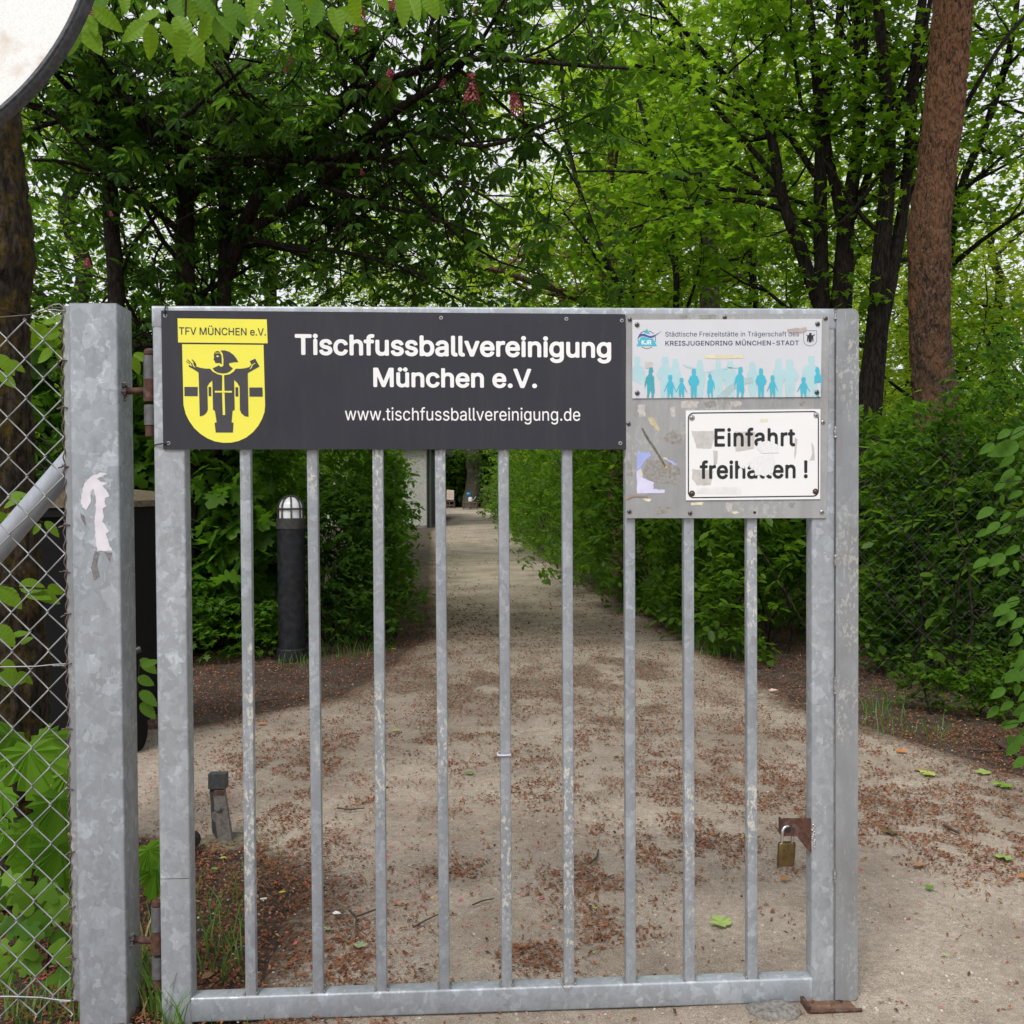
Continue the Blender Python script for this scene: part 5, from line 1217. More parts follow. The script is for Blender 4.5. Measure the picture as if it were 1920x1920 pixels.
hedge('field_maple', 'bright maple shrub with lobed leaves behind the lamp bollard', 'shrub', [(-5.0, 9.2, .45, 2.7), (-3.4, 9.25, .42, 2.6), (-2.35, 9.35, .40, 2.4)], L_mhedge, T_maple, 9000, .17, 54, 12, G4, droop=.6, tilt=.35, hollow=.8)
hedge('shrub', 'low fresh green undergrowth at the foot of the maple shrub, left of the bollard', 'shrub', [(-4.2, 8.2, .5, .95), (-3.1, 8.6, .45, .8), (-2.15, 9.1, .35, .5)], L_mhedge, T_maple_s, 6500, .055, 55, 8, G4, hollow=.6)
hedge('shrub', 'tall roundish-leaved dark shrub filling the view above the gate post', 'shrub', [(-6.2, 8.6, 1.0, 4.2), (-4.6, 10.6, 1.0, 4.3), (-2.8, 11.4, .9, 3.9)], L_bush, T_oval, 22000, .085, 56, 14, G4, hollow=.75, droop=.2)
hedge('thicket', 'dark tangled thicket right of the gate, small leaves', 'shrub', [(3.0, 6.9, .75, 2.25), (3.6, 6.6, .9, 2.3), (4.6, 6.3, 1.0, 2.5), (5.6, 6.2, 1.0, 2.6)], L_bush, T_oval, 35000, .052, 57, 26, G4, hollow=.8)
hedge('shrub', 'larger-leaved bush poking out next to the gate flange', 'shrub', [(2.85, 7.3, .55, 1.75), (3.4, 7.6, .6, 2.0)], L_hedge, T_oval, 4500, .10, 58, 6, G4)
hedge('shrub', 'low seedlings creeping out of the thicket over the soil at right', 'shrub', [(2.55, 6.45, .3, .42), (3.2, 6.05, .4, .45), (3.6, 5.6, .35, .5)], L_hedge, T_oval, 2600, .045, 59, 4, G4)
hedge('shrub', 'beech bush with drooping fresh leaves at the right edge', 'shrub', [(3.35, 5.1, .55, 1.35)], L_hedge, T_oval, 2400, .085, 60, 8, G4, hollow=.6)
hedge('shrub', 'brushy bamboo-like shrub at the right end of the path', 'shrub', [(1.0, 52, 1.6, 2.3), (-.4, 57, 1.3, 1.6)], leafmat('olive_leaf', (.09, .13, .03), (.17, .20, .06), (.3, .4, .08), .35), T_kite, 6000, .16, 61, 6, G4)
hedge('hedge', 'rounded dark bushes closing the end of the path behind the seats', 'hedge', [(-9, 61, 1.6, 4.2), (-3.5, 61.5, 1.6, 3.6), (2, 62, 1.6, 4.0)], L_hedge, T_kite, 9000, .22, 62, 6)
hedge('shrub', 'green bushes deep behind the chain link at the left edge', 'shrub', [(-6.5, 9.0, 1.2, 3.6), (-8.5, 8.0, 1.3, 3.8)], L_bush, T_oval, 14000, .08, 63, 8, G4)
hedge('shrub', 'bushes deep in the thicket at the right edge', 'shrub', [(5.0, 9.5, 1.4, 2.6), (7.5, 9.0, 1.4, 3.0)], L_hedge, T_oval, 14000, .085, 64, 8, G4)
# ================================================================ OTHER THINGS
def frame(tip, nrm):
    y = Vector(tip).normalized(); n = Vector(nrm); x = y.cross(n).normalized(); z = x.cross(y)
    return Matrix((x, y, z)).transposed()
# --- round sign at the upper left
RC = at(-325, -196, 1.25); RR = 523.5 * 1.25 / FPX
rs = empty('round_sign', 'big round white sign with dark scuffed rim and tan stains, cut off at upper left', 'round sign', mat=Matrix.Translation(RC))
m, t, p, o = newmat('stained_white_face'); P_ = wpos(t)
n_ = noisen(t, P_, 7, 5, .6)
c = mix(t, ramp(t, n_, [(.46, 0.), (.54, .8)]), (.80, .80, .79), (.56, .46, .36))
c = mix(t, ramp(t, noisen(t, P_, 420, 2), [(.38, .25), (.5, 0.)]), c, (.52, .51, .50)); t.links.new(c, p.inputs['Base Color']); p.inputs['Roughness'].default_value = .6
MB().lathe([(.001, 0.004), (RR - .012, .004), (RR - .012, -.004)], (0, 0, 0), 128, 'y').build('sign_face', m, rs, 40)
MB().lathe([(RR - .014, .004), (RR - .012, .0065), (RR - .008, .0075), (RR - .0055, .0055), (RR - .004, .0075), (RR - .001, .006), (RR, .002), (RR, -.008), (RR - .014, -.008)], (0, 0, 0), 128, 'y', cap=False).build('rim', plain('scuffed_dark_rim', (.045, .048, .055), .5, 0, .6, 160, .4), rs, 50)
MB().tube([(0, .05, -RC.z - .05), (0, .05, RR + .15)], .03, 20).build('sign_pole', M_galv, rs, 60)
MB().box(-.05, .05, .005, .085, -.03, .03).build('clamp', M_dull, rs)

# --- lamp bollard
Bp = gnd(548, 1236); Bh = at(548, 928, Bp.y).z; r = 25.5 * Bp.y / FPX
bl = empty('lamp_bollard', 'black cylindrical lamp bollard with caged white glass dome, in front of the shrubs', 'lamp bollard', loc=Bp)
M_boll = plain('flecked_black_metal', (.011, .012, .015), .55, 0, .8, 18, spec=.35)
z1_ = at(548, 990, Bp.y).z; z0_ = at(548, 975, Bp.y).z
MB().lathe([(r * 1.12, 0), (r * 1.12, .09), (r * 1.04, .10)], (0, 0, 0), 32).build('foot_ring', M_boll, bl, 40)
MB().lathe([(r, .09), (r, z1_)], (0, 0, 0), 40).build('body', M_boll, bl, 40)
M_col = plain('grey_collar_metal', (.045, .043, .042), .55, .2, .3, 40)
MB().lathe([(r * 1.06, z1_ - .005), (r * 1.06, z0_ + .01), (r * .96, z0_ + .018)], (0, 0, 0), 40).build('collar', M_col, bl, 40)
gr_ = r * .84; zb = z0_ + .012; zc_ = Bh - .015 - gr_
MB().lathe([(gr_, zb), (gr_, zc_)] + [(gr_ * math.cos(R(a)), zc_ + gr_ * math.sin(R(a))) for a in range(10, 91, 10)], (0, 0, 0), 36).build('glass_dome', plain('opal_glass', (.80, .81, .82), .15, 0, .02, 5), bl, 60)
for k in range(8):
    a = 2 * math.pi * k / 8 + .25; q = gr_ + .010
    MB().tube([(q * math.cos(a), q * math.sin(a), zb)] + [(q * math.cos(a), q * math.sin(a), zc_)] + [(q * math.cos(R(e)) * math.cos(a), q * math.cos(R(e)) * math.sin(a), zc_ + q * math.sin(R(e))) for e in range(15, 91, 15)], .0065, 6).build('cage_rib', M_col, bl, 60)
zz_ = zb + (zc_ - zb) * .95
MB().tube([((gr_ + .011) * math.cos(R(a)), (gr_ + .011) * math.sin(R(a)), zz_) for a in range(0, 361, 12)], .008, 6).build('cage_ring', M_col, bl, 60)

# --- gate stop post
Sp = gnd(420, 1583); k = Sp.y / FPX
gs = empty('gate_stop', 'short dark iron stop with capped bar and bolted worn clamp, behind the left stile', 'gate stop', loc=Sp)
M_dk = plain('dark_painted_iron', (.055, .058, .060), .55, .2, .25, 50, .2); M_worn = rustmat('worn_grey_iron', (.075, .068, .062), (.20, .18, .165), 35)
bz = lambda py: at(420, py, Sp.y).z - Sp.z
bx2 = lambda px: (px - 420) * k
MB().box(bx2(393), bx2(426), -.012, .03, bz(1478), bz(1450)).build('stop_cap', M_dk, gs)
MB().add([(bx2(394), .0, bz(1478)), (bx2(421), 0, bz(1478)), (bx2(412), 0, 0), (bx2(398), 0, bz(1560)), (bx2(394), .012, bz(1478)), (bx2(421), .012, bz(1478)), (bx2(412), .012, 0), (bx2(398), .012, bz(1560))], [(0, 3, 2, 1), (4, 5, 6, 7), (0, 1, 5, 4), (1, 2, 6, 5), (2, 3, 7, 6), (3, 0, 4, 7)]).build('flat_bar', M_dk, gs)
f = MB(); prof = [(404, 1485), (425, 1483), (428, 1500), (434, 1545), (440, 1588), (414, 1590), (408, 1540), (402, 1532), (401, 1522), (407, 1518)]
f.poly([(bx2(a), bz(b)) for a, b in prof], -.024, .022); f.build('clamp_block', M_worn, gs)
MB().box(bx2(405), bx2(425), -.026, .0, bz(1487), bz(1480)).build('rust_lip', M_rust, gs)
MB().lathe([(.019, 0), (.019, .003), (.012, .004), (.012, .010), (.004, .011)], (bx2(414), -.024, bz(1511)), 12, 'y').build('bolt', M_worn, gs, 40)
mo = MB().lathe([(.13, -.02), (.11, .008), (.05, .022), (.01, .026)], (0, .02, 0), 20); mo.v = [(x * 1.2, y, z + .006 * noise.noise((x * 20, y * 20, 0))) for x, y, z in mo.v]
mo.build('mortar_mound', plain('mossy_mortar', (.12, .11, .07), .95, 0, .5, 60, .6), gs, 60)

# --- tall refuse bin behind the post
Cn = empty('refuse_bin', 'tall black refuse bin with debris on its domed lid, half hidden behind the gate post', 'refuse bin', loc=((166 - 960) / FPX * 5.75, 5.75, 0))
M_bin = plain('black_bin_plastic', (.004, .004, .005), .8, 0, .2, 12, spec=.2)
hw = .325; hb = at(176, 950, 5.75).z
V = [(-hw * .84, -.26, .12), (hw * .84, -.26, .12), (hw * .84, .30, .12), (-hw * .84, .30, .12), (-hw, -.33, hb), (hw, -.33, hb), (hw, .36, hb), (-hw, .36, hb)]
MB().add(V, [(0, 3, 2, 1), (4, 5, 6, 7), (0, 1, 5, 4), (1, 2, 6, 5), (2, 3, 7, 6), (3, 0, 4, 7)]).build('bin_body', M_bin, Cn)
MB().box(-hw - .02, hw + .02, -.36, -.325, hb - .05, hb + .0).build('bin_rim', M_bin, Cn)
ld = MB(); prof = [(-hw - .02, hb), (-hw - .015, hb + .05), (-hw + .08, hb + .085), (0, hb + .11), (hw - .08, hb + .085), (hw + .015, hb + .035), (hw + .02, hb)]
ld.poly([(a, b) for a, b in prof], -.37, .74); ld.build('bin_lid', plain('debris_covered_lid', (.11, .085, .05), .9, 0, .6, 60, .5), Cn)
MB().tube([(hw - .06, -.335, hb - .02), (hw - .02, -.40, hb - .10), (hw + .0, -.40, hb - .26), (hw - .05, -.335, hb - .34)], .008, 8).build('bin_handle', plain('grey_handle', (.12, .12, .125), .4), Cn, 60)
MB().tube([(hw - .10, -.35, hb - .82), (hw + .03, -.36, hb - .78), (hw + .08, -.33, hb - .76)], .018, 8).build('bin_pedal', plain('grey_pedal', (.05, .05, .055), .4, .4), Cn, 60)
for s in (-1, 1):
    w_ = MB(); w_.lathe([(.02, -.025), (.10, -.025), (.115, -.012), (.115, .012), (.10, .025), (.02, .025)], (0, 0, 0), 24, 'y')
    o = w_.build('wheel', M_bin, Cn, 40); o.location = (s * hw * .93, -.12, .115); o.rotation_euler = (0, 0, R(90))

# --- black hose end / tube by the stile
h_ = MB().tube([gnd(255, 1640, .02), gnd(300, 1610, .05), gnd(335, 1588, .07), gnd(362, 1572, .06)], [.022, .024, .03, .034], 12).build('black_pipe', M_black, None, 60); tag(h_, 'black plastic pipe end lying on the slab behind the left stile', 'pipe')

# --- building at the path
bp = gnd(800, 997); YB = bp.y
hs_ = empty('building', 'low building with pale rough plaster wall and dark timber side beyond the left hedge', 'building', loc=(bp.x, YB, 0))
m, t, p, o = newmat('rough_pale_plaster'); P_ = wpos(t); n_ = noisen(t, P_, 14, 8, .75)
t.links.new(mix(t, ramp(t, n_, [(.4, 0.), (.6, 1.)]), (.33, .325, .30), (.46, .455, .43)), p.inputs['Base Color']); p.inputs['Roughness'].default_value = .95; bump(t, p, n_, 1, .05)
MB().box(-7, 0, 0, .3, -.1, 3.0).build('wall', m, hs_)
M_tim = plain('dark_stained_timber', (.018, .020, .020), .7)
MB().box(-7, -.05, .3, 11, -.1, 2.95).build('wall', M_tim, hs_)
for k in range(16): MB().box(-.052, -.02, .35 + k * .66, .35 + k * .66 + .60, 0, 2.9).build('plank', M_tim, hs_)
MB().box(-7.3, .25, -.3, 11.3, 2.98, 3.2).build('roof', plain('dark_roof_edge', (.03, .03, .032), .7), hs_)
MB().tube([(.10, .30, 0), (.10, .30, 2.95)], .055, 12).build('downpipe', plain('grey_green_pipe', (.09, .11, .105), .5, .3), hs_, 60)
MB().box(-7, .0, -.03, -.004, -.1, .22).build('plinth', plain('grey_plinth', (.16, .15, .14), .9, 0, .4, 10), hs_)

# --- pallet seat and pallet table at the end of the path
def hg(px, py, Y): q = at(px, py, Y); return q
YC = 57.0; s_ = YC / FPX
M_pal = plain('bleached_pallet_wood', (.46, .36, .30), .8, 0, .15, 3); M_pald = plain('dark_pallet_wood', (.10, .065, .05), .85, 0, .3, 3)
ps = at(845, 953, YC); ch = empty('pallet_bench', 'seat made of pallets with pale slatted back, at the end of the path', 'seat', loc=ps)
for k in range(3):
    o = MB().box(-7.5 * s_, 6.2 * s_, -.02, .02, -.11, .11).build('back_slat', M_pal, ch); o.location = (0, .1 - k * .03, (30.5 - k * 5.6) * s_); o.rotation_euler = (R(-14), R(5), 0)
for x_ in (-6.5, 5.0): MB().box(x_ * s_, (x_ + 1.2) * s_, .10, .16, .3, 33 * s_).build('back_post', M_pald, ch)
MB().box(-7.5 * s_, 8.5 * s_, -.75, .1, 13 * s_, 14.5 * s_).build('seat_board', M_pald, ch)
for x_ in (-7.5, -1.5, 6.8):
    MB().box(x_ * s_, (x_ + 1.6) * s_, -.72, -.6, 0, 13 * s_).build('leg', M_pald, ch); MB().box(x_ * s_, (x_ + 1.6) * s_, -.1, .05, 0, 13 * s_).build('leg', M_pald, ch)
MB().box(-7.5 * s_, 8.5 * s_, -.73, -.68, 5 * s_, 7 * s_).build('side_board', M_pald, ch)
pt = at(882, 956, YC - 2); tb = empty('pallet_table', 'low dark pallet table carrying a blue watering can, right of the pallet seat', 'table', loc=pt)
MB().box(-13 * s_, 13 * s_, -.5, .5, 13 * s_, 14.6 * s_).build('tabletop', M_pald, tb)
for x_ in (-13, -1, 11):
    for y_ in (-.48, .36): MB().box(x_ * s_, (x_ + 1.8) * s_, y_, y_ + .1, 0, 13 * s_).build('leg', M_pald, tb)
MB().box(-13 * s_, 13 * s_, -.5, -.46, 6.5 * s_, 8.2 * s_).build('side_board', M_pald, tb)
wc = empty('watering_can', 'small blue watering can standing on the pallet table', 'watering can', loc=pt + Vector((0, 0, 14.6 * s_)))
MB().lathe([(.08, 0), (.11, .02), (.11, .22), (.08, .26)], (0, 0, 0), 16).build('can_body', plain('white_plastic_can', (.55, .58, .60), .5), wc, 40)
MB().lathe([(.05, 0), (.10, .04), (.13, .16), (.07, .24)], (-.10, 0, .26), 14).build('can_top', plain('blue_plastic', (.02, .22, .42), .45), wc, 40)
MB().tube([(.10, 0, .05), (.22, 0, .15), (.30, 0, .30)], .02, 8).build('spout', plain('grey_spout', (.4, .42, .44), .5), wc, 60)

# --- rusty floor plate and kerb stone at the foot of the lock stile
fp_ = empty('floor_plate', 'rusty iron floor plate under the foot of the lock stile', 'floor plate', mat=GM)
xf = (x_r0 + x_r1) / 2
MB().box(xf - .06, xf + .075, -.06, .13, .006, .019).build('plate', M_rust2, fp_)
MB().tube([(xf - .06, -.062, .022), (xf + .085, -.062, .022)], .005, 8).build('plate_edge', M_rust, fp_, 60)
MB().box(xf - .065, xf - .055, -.06, .13, .006, .034).build('plate_rib', M_rust, fp_)
def rock(name, label, cat, c, sx, sy, sz, mat, seed):
    b = bmesh.new(); bmesh.ops.create_icosphere(b, subdivisions=4, radius=1)
    for v in b.verts:
        d = 1 + .22 * noise.noise(v.co * 1.5 + Vector((seed, 0, 0))) + .08 * noise.noise(v.co * 6)
        v.co = Vector((v.co.x * sx * d, v.co.y * sy * d, max(-.3, min(v.co.z, .75)) * sz * d))
    me = bpy.data.meshes.new(name); b.to_mesh(me); b.free(); me.materials.append(mat); o = link(name, me, None, None, c); me.shade_smooth(); return tag(o, label, cat)
rock('kerb_stone', 'flat rough grey stone beside the foot of the lock stile', 'stone', gnd(1452, 1908) + Vector((0, 0, .008)), .08, .05, .030, plain('rough_grey_stone', (.17, .16, .145), .95, 0, .5, 90, .9), 3)

# --- leaves built singly near the camera
def leaf_ribbed(name, mat, wd=.29, n=15, teeth=.018):
    V = []; F = []
    for i in range(n + 1):
        f = i / n; w_ = wd * (math.sin(math.pi * min(1, f ** .85)) ** .75) * (1 - .25 * f) if 0 < f < 1 else 0
        z = -.16 * f * f; rib = .008 if i % 2 else -.006
        V += [(-w_ - (teeth if 0 < f < 1 else 0) * (i % 2), f - .05 * w_, z + .10 * w_ + rib), (0, f * (1), z - .012), (w_ + (teeth if 0 < f < 1 else 0) * (i % 2), f - .05 * w_, z + .10 * w_ + rib)]
    for i in range(n):
        b = i * 3; F += [(b, b + 1, b + 4, b + 3), (b + 1, b + 2, b + 5, b + 4)]
    me = MB().add(V, F); o = me.build(name, mat); m_ = o.data; bpy.data.objects.remove(o); attr(m_, 'rnd', np.random.default_rng(len(V)).random(len(V)) * .3 + .35); return m_
def leaf_flat(name, mat, tmpl, rv=.5):
    o = MB().add(*tmpl).build(name, mat); m_ = o.data; bpy.data.objects.remove(o); attr(m_, 'rnd', np.full(len(tmpl[0]), rv)); return m_
def lmats(nm, a, b, tr, **k): return leafmat(nm, a, b, tr, **k)
LM1 = leaf_ribbed('hornbeam_leaf', L_bright); LM2 = leaf_ribbed('hornbeam_leaf', lmats('darker_hornbeam_leaf', (.06, .15, .018), (.11, .23, .03), (.30, .50, .04), trans=.42, spec=.12, rough=.6), .26)  # second hornbeam leaf in a darker green, for variation
LM2b = leaf_ribbed('beech_leaf', lmats('deep_green_beech_leaf', (.035, .10, .012), (.075, .17, .02), (.22, .42, .03), trans=.36, spec=.1, rough=.6), .28)
T_mbig = outline_leaf([(0, 0), (.16, -.10), (.26, -.02), (.50, -.02), (.40, .10), (.60, .20), (.44, .26), (.40, .34), (.72, .42), (.62, .50), (.74, .66), (.52, .62), (.40, .60), (.30, .56), (.34, .72), (.22, .78), (.24, .92), (.08, .96), (0, 1.12)], .10, -.10)
T_mbig[0][0] = (0, .12, .03)
T_mbig = ([(x, y, z - (.07 if i in (3, 5, 7, 8, 12, 14, 16, 22, 24, 26, 30, 31, 33) else 0)) for i, (x, y, z) in enumerate(T_mbig[0])], T_mbig[1])
LM3s = [leaf_flat('maple_leaf', lmats('large_maple_leaf', (.07, .18, .015), (.16, .33, .03), (.32, .60, .04), trans=.4, spec=.14, rough=.55), T_mbig, v_) for v_ in (0., .3, .65, 1.)]
LM3 = leaf_flat('maple_leaf', lmats('large_maple_leaf', (.055, .16, .020), (.085, .21, .025), (.26, .52, .04), trans=.4), T_mbig)
T_field = outline_leaf([(0, 0), (.20, -.02), (.42, .06), (.36, .18), (.24, .26), (.42, .36), (.50, .50), (.44, .62), (.28, .60), (.22, .72), (.20, .90), (.08, .98), (0, 1.0)], .14, -.10)
LM4 = leaf_flat('field_maple_leaf', lmats('pale_field_maple_leaf', (.08, .19, .025), (.13, .26, .035), (.30, .52, .05), trans=.36, spec=.14, rough=.55), T_field)
def put_leaf(parent, me, P0, P1, w=1., facing=None, rn=None, name='leaf'):
    P0 = Vector(P0); P1 = Vector(P1); d = P1 - P0; L = d.length; nrm = (facing if facing is not None else (CAM - P0)).normalized()
    if rn: nrm = (nrm + Vector((rn.uniform(-.45, .45), rn.uniform(-.1, .1), rn.uniform(.1, 1.1)))).normalized()
    o = link(name, me, None, parent); Mx = frame(d, nrm).to_4x4(); o.matrix_local = Matrix.Translation(P0) @ Mx @ Matrix.Diagonal((L * w, L, L, 1)); return o
def sprig(name, label, cat, leaves, me, Y, twigs, seed=0, w=1., lenmin=0, ys=.06, group=None):
    rn = random.Random(seed); root = empty(name, label, cat, loc=(0, 0, 0), group=group)
    o0 = at(*twigs[0][0], Y); root.location = o0
    mb_ = MB()
    for tw in twigs:
        P_ = [at(a, b, Y + .02) - o0 for a, b in tw]; MB().tube(P_, [.0028 - .0012 * i / len(P_) for i in range(len(P_))], 6).build('twig', BK_dark, root, 80)
    for (a, b, c, d) in leaves:
        y0 = Y + rn.uniform(-ys, ys); P0 = at(a, b, y0) - o0; P1 = at(c, d, y0 + rn.uniform(-.02, .02)) - o0
        if (P1 - P0).length < lenmin: P1 = P0 + (P1 - P0).normalized() * lenmin * rn.uniform(.9, 1.1)
        m_ = me if not isinstance(me, (list, tuple)) else rn.choice(me)
        put_leaf(root, m_, P0, P1, w * rn.uniform(.85, 1.15), facing=-(o0 + P0 - CAM), rn=rn)
    return root
top = [(283, 45, 282, 110), (345, 55, 333, 117), (352, 65, 378, 121), (305, 40, 330, 84), (278, 42, 245, 62), (322, -8, 342, 34), (345, -10, 358, 22), (396, 25, 384, 58), (404, 32, 425, 93), (405, 30, 444, 60), (438, 6, 471, 52), (464, 12, 491, 38), (425, -8, 432, 27), (518, -10, 528, 30), (543, -10, 562, 34), (602, 2, 584, 52), (624, 12, 640, 62), (638, 16, 682, 46), (178, 16, 216, 47), (148, 42, 190, 96), (164, 26, 183, 64), (145, 44, 134, 76), (365, -10, 396, 17), (753, -12, 760, 48), (765, -12, 778, 20), (790, -10, 834, 22), (798, -16, 812, 16), (300, 20, 262, 36), (330, 30, 350, 62), (370, -20, 375, 20), (480, -20, 470, 18), (570, -20, 590, 10), (660, -14, 668, 20), (700, -25, 720, 6), (230, -20, 236, 20), (200, -10, 176, 24)]
sprig('hornbeam_branch', 'bright green hornbeam leaves hanging into the picture along the top edge', 'branch', top, [LM1, LM1, LM2], 2.0, [[(360, -160), (300, -60), (290, 20), (284, 48)], [(360, -160), (350, -40), (347, 55)], [(420, -160), (410, -40), (404, 32)], [(480, -140), (440, -30), (438, 8)], [(640, -140), (630, -40), (610, 2), (632, 14)], [(560, -120), (545, -40), (543, -8)], [(200, -140), (180, -30), (165, 24), (147, 44)], [(800, -140), (780, -60), (760, -10)]], 1, .95, .062)
fl1 = [(118, 598, 70, 603), (114, 612, 108, 648), (82, 607, 62, 650), (60, 622, 62, 598), (84, 636, 108, 652), (112, 622, 66, 632), (100, 655, 65, 678), (110, 655, 112, 680), (70, 628, 100, 644), (246, 668, 264, 702), (250, 664, 284, 676)]
fl2 = [(-4, 665, 27, 702), (16, 676, 48, 696), (-4, 698, 30, 724), (12, 932, 52, 925), (8, 950, 36, 934), (-2, 960, 20, 992), (4, 975, 38, 962), (76, 982, 60, 1002), (84, 978, 114, 1005), (-6, 1100, 42, 1136), (36, 1096, 82, 1102), (62, 1106, 114, 1130), (90, 1098, 120, 1114), (48, 1112, 96, 1118), (-4, 1172, 26, 1212), (20, 1192, 53, 1184), (38, 1206, 60, 1194), (4, 1238, 32, 1262), (-4, 1268, 46, 1276), (34, 1260, 62, 1282)]
sprig('hornbeam_branch', 'fresh pleated leaves behind the top corner of the chain link, next to the post', 'branch', fl1, LM1, 2.95, [[(-60, 560), (40, 590), (90, 612), (118, 640)], [(90, 612), (180, 640), (250, 668)]], 2, .95)
sprig('hornbeam_branch', 'yellow green leaves on thin twigs in front of the mossy trunk', 'branch', fl2, LM1, 3.0, [[(-80, 640), (-20, 660), (20, 680)], [(-80, 900), (0, 950), (30, 940)], [(-60, 1080), (20, 1100), (100, 1104)], [(-60, 1160), (0, 1190), (40, 1200)], [(40, 960), (80, 980)], [(-60, 1250), (0, 1262), (36, 1264)]], 3, 1.0)
mpl = [(52, 1396, 72, 1505), (30, 1372, -18, 1440), (112, 1486, 104, 1590), (60, 1550, 32, 1655), (118, 1575, 92, 1672), (10, 1476, -30, 1540), (72, 1378, 128, 1420), (126, 1436, 150, 1520), (0, 1400, 10, 1480), (100, 1640, 130, 1700), (20, 1545, -20, 1600), (284, 1600, 272, 1668), (296, 1620, 276, 1690), (276, 1585, 300, 1640)]
sprig('maple_sapling', 'large lobed maple leaves low behind the chain link', 'sapling', mpl, LM3s, 3.15, [[(60, 1900), (70, 1700), (60, 1560), (50, 1400)], [(110, 1900), (118, 1700), (114, 1490)], [(10, 1900), (20, 1600), (10, 1400)], [(270, 1900), (280, 1740), (288, 1610)]], 4, .9, ys=.22)
LM4s = [leaf_flat('field_maple_leaf', lmats('varied_field_maple_leaf', (.05, .13, .014), (.16, .30, .035), (.30, .52, .05), trans=.36, spec=.14, rough=.55), T_field, v_) for v_ in (0., .35, .7, 1.)]
rn = random.Random(8); fm = []
for k in range(34):
    a, b = rn.uniform(-30, 110), rn.uniform(1640, 1860); an = rn.uniform(-2.8, .2); fm.append((a, b, a + 48 * math.cos(an + 1.5), b + 48 * abs(math.sin(an + 1.5)) + 6))
sprig('field_maple_sapling', 'small pale lobed leaves at the foot of the chain link', 'sapling', fm, LM4s, 3.0, [[(30, 1960), (40, 1800), (20, 1660)], [(80, 1960), (90, 1800), (100, 1700)], [(0, 1960), (-10, 1760)]], 5, .95, ys=.2)
gl = [(262, 1236, 296, 1262), (266, 1250, 298, 1236), (262, 1296, 296, 1322), (264, 1318, 292, 1346), (258, 1270, 290, 1284)]
sprig('hornbeam_branch', 'few pleated leaves in the gap between the post and the gate', 'branch', gl, LM2, 3.2, [[(240, 1420), (256, 1320), (262, 1240)]], 6, 1.1)
be = []
for (a, b) in ((1852, 838), (1882, 812), (1912, 806), (1872, 908), (1902, 900), (1850, 958), (1842, 1000), (1862, 985), (1884, 966), (1842, 1052), (1872, 1046), (1900, 1030), (1898, 1126), (1908, 1165), (1912, 1236), (1898, 1262), (1872, 1296), (1884, 1358), (1898, 1358), (1918, 1340), (1905, 1200), (1880, 1140), (1925, 1090), (1890, 860), (1925, 870), (1915, 960), (1930, 1010), (1925, 1300), (1860, 1330), (1925, 1180), (1930, 1390), (1900, 1400)):
    be.append((a + 12, b - 6, a - 14 + rn.uniform(-6, 6), b + 10 + rn.uniform(-6, 8)))
    if a > 1870: be.append((a + rn.uniform(0, 30), b + 20, a + rn.uniform(-30, 10), b + 36 + rn.uniform(-4, 6)))
sprig('beech_branch', 'light green smooth leaves drooping in from the right edge', 'branch', be, [LM2b], 4.3, [[(2010, 760), (1930, 800), (1860, 836)], [(2010, 860), (1930, 900), (1870, 905)], [(2010, 960), (1940, 960), (1860, 1000)], [(2010, 1100), (1930, 1120), (1890, 1130)], [(2010, 1260), (1930, 1240), (1880, 1290)], [(2010, 1360), (1940, 1350), (1880, 1360)]], 7, 1.0, .05, ys=.2)

# --- second chain link, far right in the thicket
f2 = empty('chain_link_fence', 'dull chain-link fence half swallowed by the thicket, right of the gate', 'fence', loc=(2.0, 6.4, 0)); mb_ = MB()
for c in range(46):
    P_ = [((c + (.5 + .5 * ((k + c) % 2 * 2 - 1))) * .052, -(c * .052) * .02, .1 + k * .052) for k in range(33)]
    mb_.tube(P_, .0011, 3, False)
tag(mb_.build('wire_netting', plain('dull_old_wire', (.07, .075, .07), .6, .3), f2), kind='stuff')

# --- single fallen leaves, twigs and scraps
def fallen(name, label, cat, px, py, size, tmpl, col, yaw, lift=.006, var=None, curl=1., sx=1.):
    q = gnd(px, py, .014); z = hgt(q.x, q.y) + .016 + lift
    m_ = leafmat(name + '_colour', tuple(x * .85 for x in col), col, tuple(min(1, x * 1.5) for x in col), .15, .6, .3)
    V = [(v[0] * sx * size, v[1] * size, (v[2] * curl + .05 * math.sin(v[0] * 9 + v[1] * 7)) * size) for v in tmpl[0]]
    o = MB().add(V, tmpl[1]).build(name, m_); attr(o.data, 'rnd', np.random.default_rng(int(px)).random(len(V))); o.location = (q.x, q.y, z); o.rotation_euler = (R(4), R(3), yaw); return tag(o, label, cat)
T_mm = outline_leaf(list(zip([0, .16, .26, .50, .40, .60, .44, .40, .72, .62, .74, .52, .40, .30, .34, .22, .24, .08, 0], [0, -.1, -.02, -.02, .1, .2, .26, .34, .42, .5, .66, .62, .6, .56, .72, .78, .92, .96, 1.12])), .05, .05)
PG = (.34, .46, .13); GR = (.12, .24, .03); OR = (.42, .17, .045); BR = (.20, .10, .05); YE = (.55, .42, .05); TN = (.33, .22, .13)
